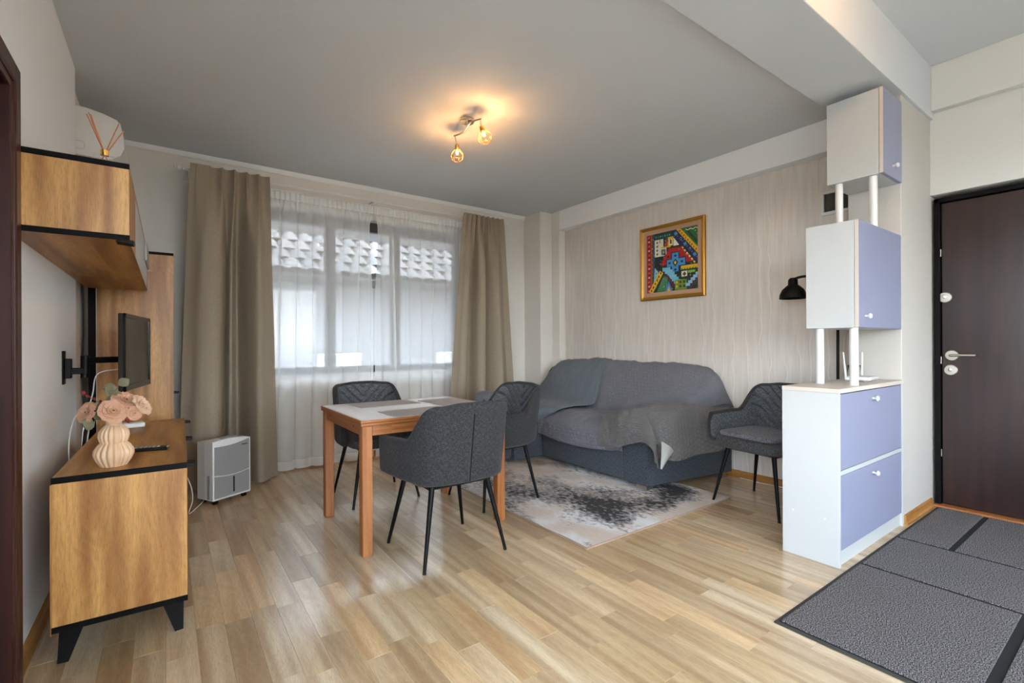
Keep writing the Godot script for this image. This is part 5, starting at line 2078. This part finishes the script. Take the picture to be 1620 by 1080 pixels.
func _small_things() -> void:
	# vase and flowers
	var V := Vector3(-0.169, 0.6855, -2.413)
	var st := new_st()
	lathe(st, [Vector2(0.0, 0.0), Vector2(0.042, 0.0), Vector2(0.045, 0.006), Vector2(0.055, 0.022), Vector2(0.064, 0.045), Vector2(0.0625, 0.062), Vector2(0.050, 0.082), Vector2(0.042, 0.090), Vector2(0.046, 0.100), Vector2(0.050, 0.116), Vector2(0.047, 0.134), Vector2(0.036, 0.150), Vector2(0.027, 0.158)], 108, V, 18, 0.13)
	lathe(st, [Vector2(0.027, 0.158), Vector2(0.0245, 0.165), Vector2(0.0245, 0.188), Vector2(0.027, 0.196), Vector2(0.0255, 0.198), Vector2(0.022, 0.188), Vector2(0.022, 0.165), Vector2(0.02, 0.10)], 48, V)
	var vs := put("vase", st, M.vase, self)
	tag(vs, "ribbed peach ceramic vase with two bulges on the television stand", "vase")
	ranunculus(V + Vector3(0.000, 0.212, 0.042), Vector3(0.25, 0.45, 0.85), 0.046, "dusty pink flower facing the room, low in the middle of the bouquet", M.petal, 1)
	ranunculus(V + Vector3(0.035, 0.245, 0.000), Vector3(0.35, 0.75, 0.5), 0.046, "dusty pink flower at the top of the bouquet", M.petal, 2)
	ranunculus(V + Vector3(-0.072, 0.212, 0.020), Vector3(-0.7, 0.35, 0.6), 0.040, "dusty pink flower on the wall side of the bouquet", M.petal, 3)
	ranunculus(V + Vector3(0.082, 0.225, 0.005), Vector3(0.8, 0.55, 0.35), 0.044, "pale peach flower on the room side of the bouquet", M.petal_pale, 4)
	ranunculus(V + Vector3(-0.028, 0.232, -0.020), Vector3(-0.2, 0.8, 0.3), 0.036, "dusty pink flower at the back of the bouquet by the berries", M.petal, 7)
	ranunculus(V + Vector3(0.062, 0.200, 0.034), Vector3(0.6, 0.2, 0.8), 0.028, "small dusty pink bloom low beside the pale peach flower", M.petal, 9)
	sprig("leaf_sprig", "grey green leaf sprig rising above the bouquet", [V + Vector3(0, 0.14, 0), V + Vector3(-0.005, 0.21, -0.005), V + Vector3(0.0, 0.27, -0.01), V + Vector3(0.015, 0.31, -0.01)], false, 4)
	sprig("leaf_sprig", "grey green leaf sprig drooping beside the neck of the vase", [V + Vector3(0, 0.15, 0), V + Vector3(-0.03, 0.215, 0.01), V + Vector3(-0.05, 0.19, 0.02), V + Vector3(-0.055, 0.165, 0.03)], false, 8)
	sprig("berry_sprig", "sprig of dark red berries at the back of the bouquet", [V + Vector3(0, 0.15, 0), V + Vector3(-0.03, 0.23, -0.01), V + Vector3(-0.065, 0.265, -0.005), V + Vector3(-0.09, 0.285, 0.0)], true, 5)
	sprig("berry_sprig", "sprig of dark red berries hanging by the neck of the vase", [V + Vector3(0, 0.15, 0), V + Vector3(0.02, 0.215, 0.02), V + Vector3(0.038, 0.195, 0.035), V + Vector3(0.04, 0.17, 0.045)], true, 6)
	# remote control, white adapter, cables
	var r := thing("remote_control", "black remote control lying beside the vase", "remote", Vector3(-0.072, 0.6855, -2.66), -0.22)
	st = new_st()
	bx(st, Vector3(0, 0.008, 0), Vector3(0.155, 0.016, 0.044), 0.005)
	put("casing", st, M.black_plastic, r)
	for i in 7:
		for j in 3:
			st = new_st()
			bx(st, Vector3(-0.055 + i * 0.016, 0.0165, -0.011 + j * 0.011), Vector3(0.009, 0.003, 0.006), 0.001)
			put("button", st, M.mid_grey, r)
	st = new_st()
	bx(st, Vector3(0.074, 0.009, 0), Vector3(0.006, 0.012, 0.036), 0.002)
	put("silver_end", st, M.steel, r)
	st = new_st()
	bx(st, Vector3(0, 0.013, 0), Vector3(0.115, 0.026, 0.07), 0.004)
	var bxn := put("plug_box", st, M.white_plastic, self)
	bxn.position = Vector3(-0.165, 0.6855, -3.48)
	bxn.rotation.y = 0.15
	tag(bxn, "small white plastic box at the far end of the television stand", "box")
	for k in 2:
		st = new_st()
		var pts := [Vector3(-0.36, 0.50, -3.0), Vector3(-0.365, 0.68, -2.95), Vector3(-0.355, 0.80, -3.0), Vector3(-0.335, 0.825, -3.1), Vector3(-0.315, 0.76, -3.15), Vector3(-0.335, 0.62, -3.2)] if k == 0 else [Vector3(-0.35, 0.50, -3.18), Vector3(-0.345, 0.70, -3.2), Vector3(-0.33, 0.80, -3.22), Vector3(-0.315, 0.90, -3.3), Vector3(-0.30, 1.0, -3.35), Vector3(-0.22, 1.02, -3.42)]
		tube(st, smooth_path(pts, 8), 0.0028, 8)
		var cb := put("cable", st, M.white_plastic, self)
		tag(cb, "white cable looping up behind the vase" if k == 0 else "white cable running up the wall to the television", "cable", "white cables")
	st = new_st()
	tube(st, smooth_path([Vector3(3.95, 0.006, -2.16), Vector3(3.93, 0.006, -2.0), Vector3(3.95, 0.006, -1.75), Vector3(3.92, 0.006, -1.5), Vector3(3.955, 0.05, -1.42), Vector3(3.965, 0.30, -1.40)], 8), 0.0035, 8)
	var fc := put("cable", st, M.white_plastic, self)
	tag(fc, "white cable along the floor from the sofa to the shoe cabinet", "cable", "white cables")
	st = new_st()
	tube(st, smooth_path([Vector3(0.10, 0.30, -3.76), Vector3(0.125, 0.22, -3.78), Vector3(0.135, 0.12, -3.83), Vector3(0.115, 0.02, -3.88), Vector3(0.17, 0.006, -4.05), Vector3(0.22, 0.02, -4.16)], 8), 0.0032, 8)
	fc = put("cable", st, M.white_plastic, self)
	tag(fc, "white power cable between the television stand and the dehumidifier", "cable", "white cables")
	# reed diffuser
	var d := thing("reed_diffuser", "glass reed diffuser with a gold collar and five reeds on the oak hanging cabinet", "diffuser", Vector3(-0.186, 1.8155, -2.33))
	st = new_st()
	bx(st, Vector3(0, 0.021, 0), Vector3(0.066, 0.042, 0.035), 0.006)
	put("bottle", st, M.glass, d)
	st = new_st()
	bx(st, Vector3(0, 0.013, 0), Vector3(0.054, 0.020, 0.025), 0.004)
	put("oil", st, M.liquid, d)
	st = new_st()
	lathe(st, [Vector2(0.0125, 0.042), Vector2(0.0125, 0.062), Vector2(0.010, 0.064), Vector2(0.0, 0.064)], 18)
	put("gold_collar", st, M.brass, d)
	for e in [Vector3(-0.050, 0.185, 0.0), Vector3(-0.044, 0.190, 0.006), Vector3(-0.039, 0.188, -0.004), Vector3(0.042, 0.172, 0.0), Vector3(0.056, 0.145, 0.008)]:
		st = new_st()
		tube(st, [Vector3(e.x * -0.22, 0.02, 0), e], 0.0019, 6)
		put("reed", st, M.reed, d)
	st = new_st()
	bx(st, Vector3(0, 0.012, 0), Vector3(0.06, 0.024, 0.03), 0.004)
	var gb := put("glass_block", st, M.solid_glass, self)
	gb.position = Vector3(-0.262, 1.8155, -2.36)
	tag(gb, "low clear glass block beside the reed diffuser", "glass")
	# air conditioner
	var ac := thing("air_conditioner", "white wall air conditioner above the oak hanging cabinet", "air conditioner", Vector3(-0.47, 2.305, -3.86))
	var sec := PackedVector2Array([Vector2(0, 0), Vector2(0.19, 0), Vector2(0.235, 0.03), Vector2(0.252, 0.08), Vector2(0.248, 0.16), Vector2(0.232, 0.235), Vector2(0.222, 0.252), Vector2(0.16, 0.275), Vector2(0.08, 0.291), Vector2(0, 0.296)])
	st = new_st()
	prism(st, sec, 0.0, -0.78)
	put("casing", st, mat(Color(0.88, 0.865, 0.835), 0.4), ac)
	st = new_st()
	prism(st, PackedVector2Array([Vector2(0.20, 0.012), Vector2(0.239, 0.032), Vector2(0.257, 0.08), Vector2(0.253, 0.16), Vector2(0.237, 0.236), Vector2(0.226, 0.236), Vector2(0.226, 0.03)]), 0.004, -0.784)
	put("front_panel", st, M.white_plastic, ac)
	st = new_st()
	tube(st, smooth_path([Vector3(0.022, 0.045, 0.0005), Vector3(0.022, 0.075, 0.0005), Vector3(0.03, 0.083, 0.0005), Vector3(0.06, 0.083, 0.0005), Vector3(0.068, 0.075, 0.0005), Vector3(0.068, 0.045, 0.0005), Vector3(0.06, 0.037, 0.0005), Vector3(0.03, 0.037, 0.0005), Vector3(0.022, 0.045, 0.0005)], 3), 0.0009, 5)
	put("cover_groove", st, M.grey_plastic, ac)
	st = new_st()
	tube(st, [Vector3(0.008, 0.06, -0.002), Vector3(0.008, 0.06, 0.001)], 0.006, 10)
	put("drain_plug", st, M.grey_plastic, ac)
	st = new_st()
	box2(st, Vector3(0.06, -0.006, -0.70), Vector3(0.19, 0.002, -0.08), 0.002)
	put("air_flap", st, M.white_plastic, ac)
	# dehumidifier
	var h := thing("dehumidifier", "white and grey portable dehumidifier on wheels in front of the left drape", "dehumidifier", Vector3(0.352, 0, -4.145), 0.50)
	var w := 0.145
	var front := PackedVector2Array()
	for i in 15:
		var a := i / 14.0
		front.append(Vector2(lerpf(-w, w, a), 0.445 + 0.022 * sin(PI * clampf(a * 0.8 + 0.15, 0.0, 1.0))))
	front.append(Vector2(w, 0.035))
	front.append(Vector2(-w, 0.035))
	st = new_st()
	prism(st, front, -0.02, 0.075)
	put("front_body", st, M.white_plastic, h)
	var rear := PackedVector2Array()
	for p in front:
		rear.append(Vector2(p.x * 0.985, minf(p.y, 0.452) - 0.004 if p.y > 0.2 else p.y))
	st = new_st()
	prism(st, rear, -0.105, -0.022)
	put("rear_body", st, mat(Color(0.80, 0.79, 0.76), 0.45), h)
	var up := PackedVector2Array()
	for i in 9:
		var a := i / 8.0
		up.append(Vector2(lerpf(-w + 0.012, w - 0.012, a), 0.430 - 0.012 + 0.026 * a - 0.012 * sin(PI * a)))
	for i in 9:
		var a := 1.0 - i / 8.0
		up.append(Vector2(lerpf(-w + 0.012, w - 0.012, a), 0.212 - 0.016 * sin(PI * a) + 0.004))
	st = new_st()
	prism(st, up, 0.07, 0.080)
	put("upper_panel", st, M.grey_plastic, h)
	var lowp := PackedVector2Array()
	for i in 9:
		var a := i / 8.0
		lowp.append(Vector2(lerpf(-w + 0.012, w - 0.012, a), 0.208 - 0.016 * sin(PI * a)))
	lowp.append(Vector2(w - 0.012, 0.048))
	lowp.append(Vector2(-w + 0.012, 0.048))
	st = new_st()
	prism(st, lowp, 0.07, 0.080)
	var tank := put("water_tank", st, M.grey_plastic, h)
	st = new_st()
	bx(st, Vector3(0.01, 0.125, 0.0805), Vector3(0.012, 0.115, 0.004), 0.0015)
	put("level_window", st, M.black_plastic, tank)
	st = new_st()
	prism(st, PackedVector2Array([Vector2(-0.06, 0.466), Vector2(0.05, 0.470), Vector2(0.05, 0.474), Vector2(-0.06, 0.470)]), -0.01, 0.05)
	put("control_strip", st, M.mid_grey, h)
	st = new_st()
	bx(st, Vector3(0.095, 0.405, 0.0806), Vector3(0.045, 0.006, 0.001), 0.0)
	put("maker_mark", st, M.black_plastic, h)
	st = new_st()
	bx(st, Vector3(-w - 0.0005, 0.13, 0.03), Vector3(0.004, 0.17, 0.03), 0.001)
	put("side_grip", st, M.mid_grey, h)
	for p in [Vector2(-0.11, 0.045), Vector2(0.11, 0.045), Vector2(-0.11, -0.08), Vector2(0.11, -0.08)]:
		st = new_st()
		tube(st, [Vector3(p.x - 0.012, 0.018, p.y), Vector3(p.x + 0.012, 0.018, p.y)], 0.018, 14)
		put("wheel", st, M.black_plastic, h)
		st = new_st()
		bx(st, Vector3(p.x, 0.034, p.y), Vector3(0.03, 0.014, 0.03), 0.003)
		put("caster_mount", st, M.black_plastic, h)
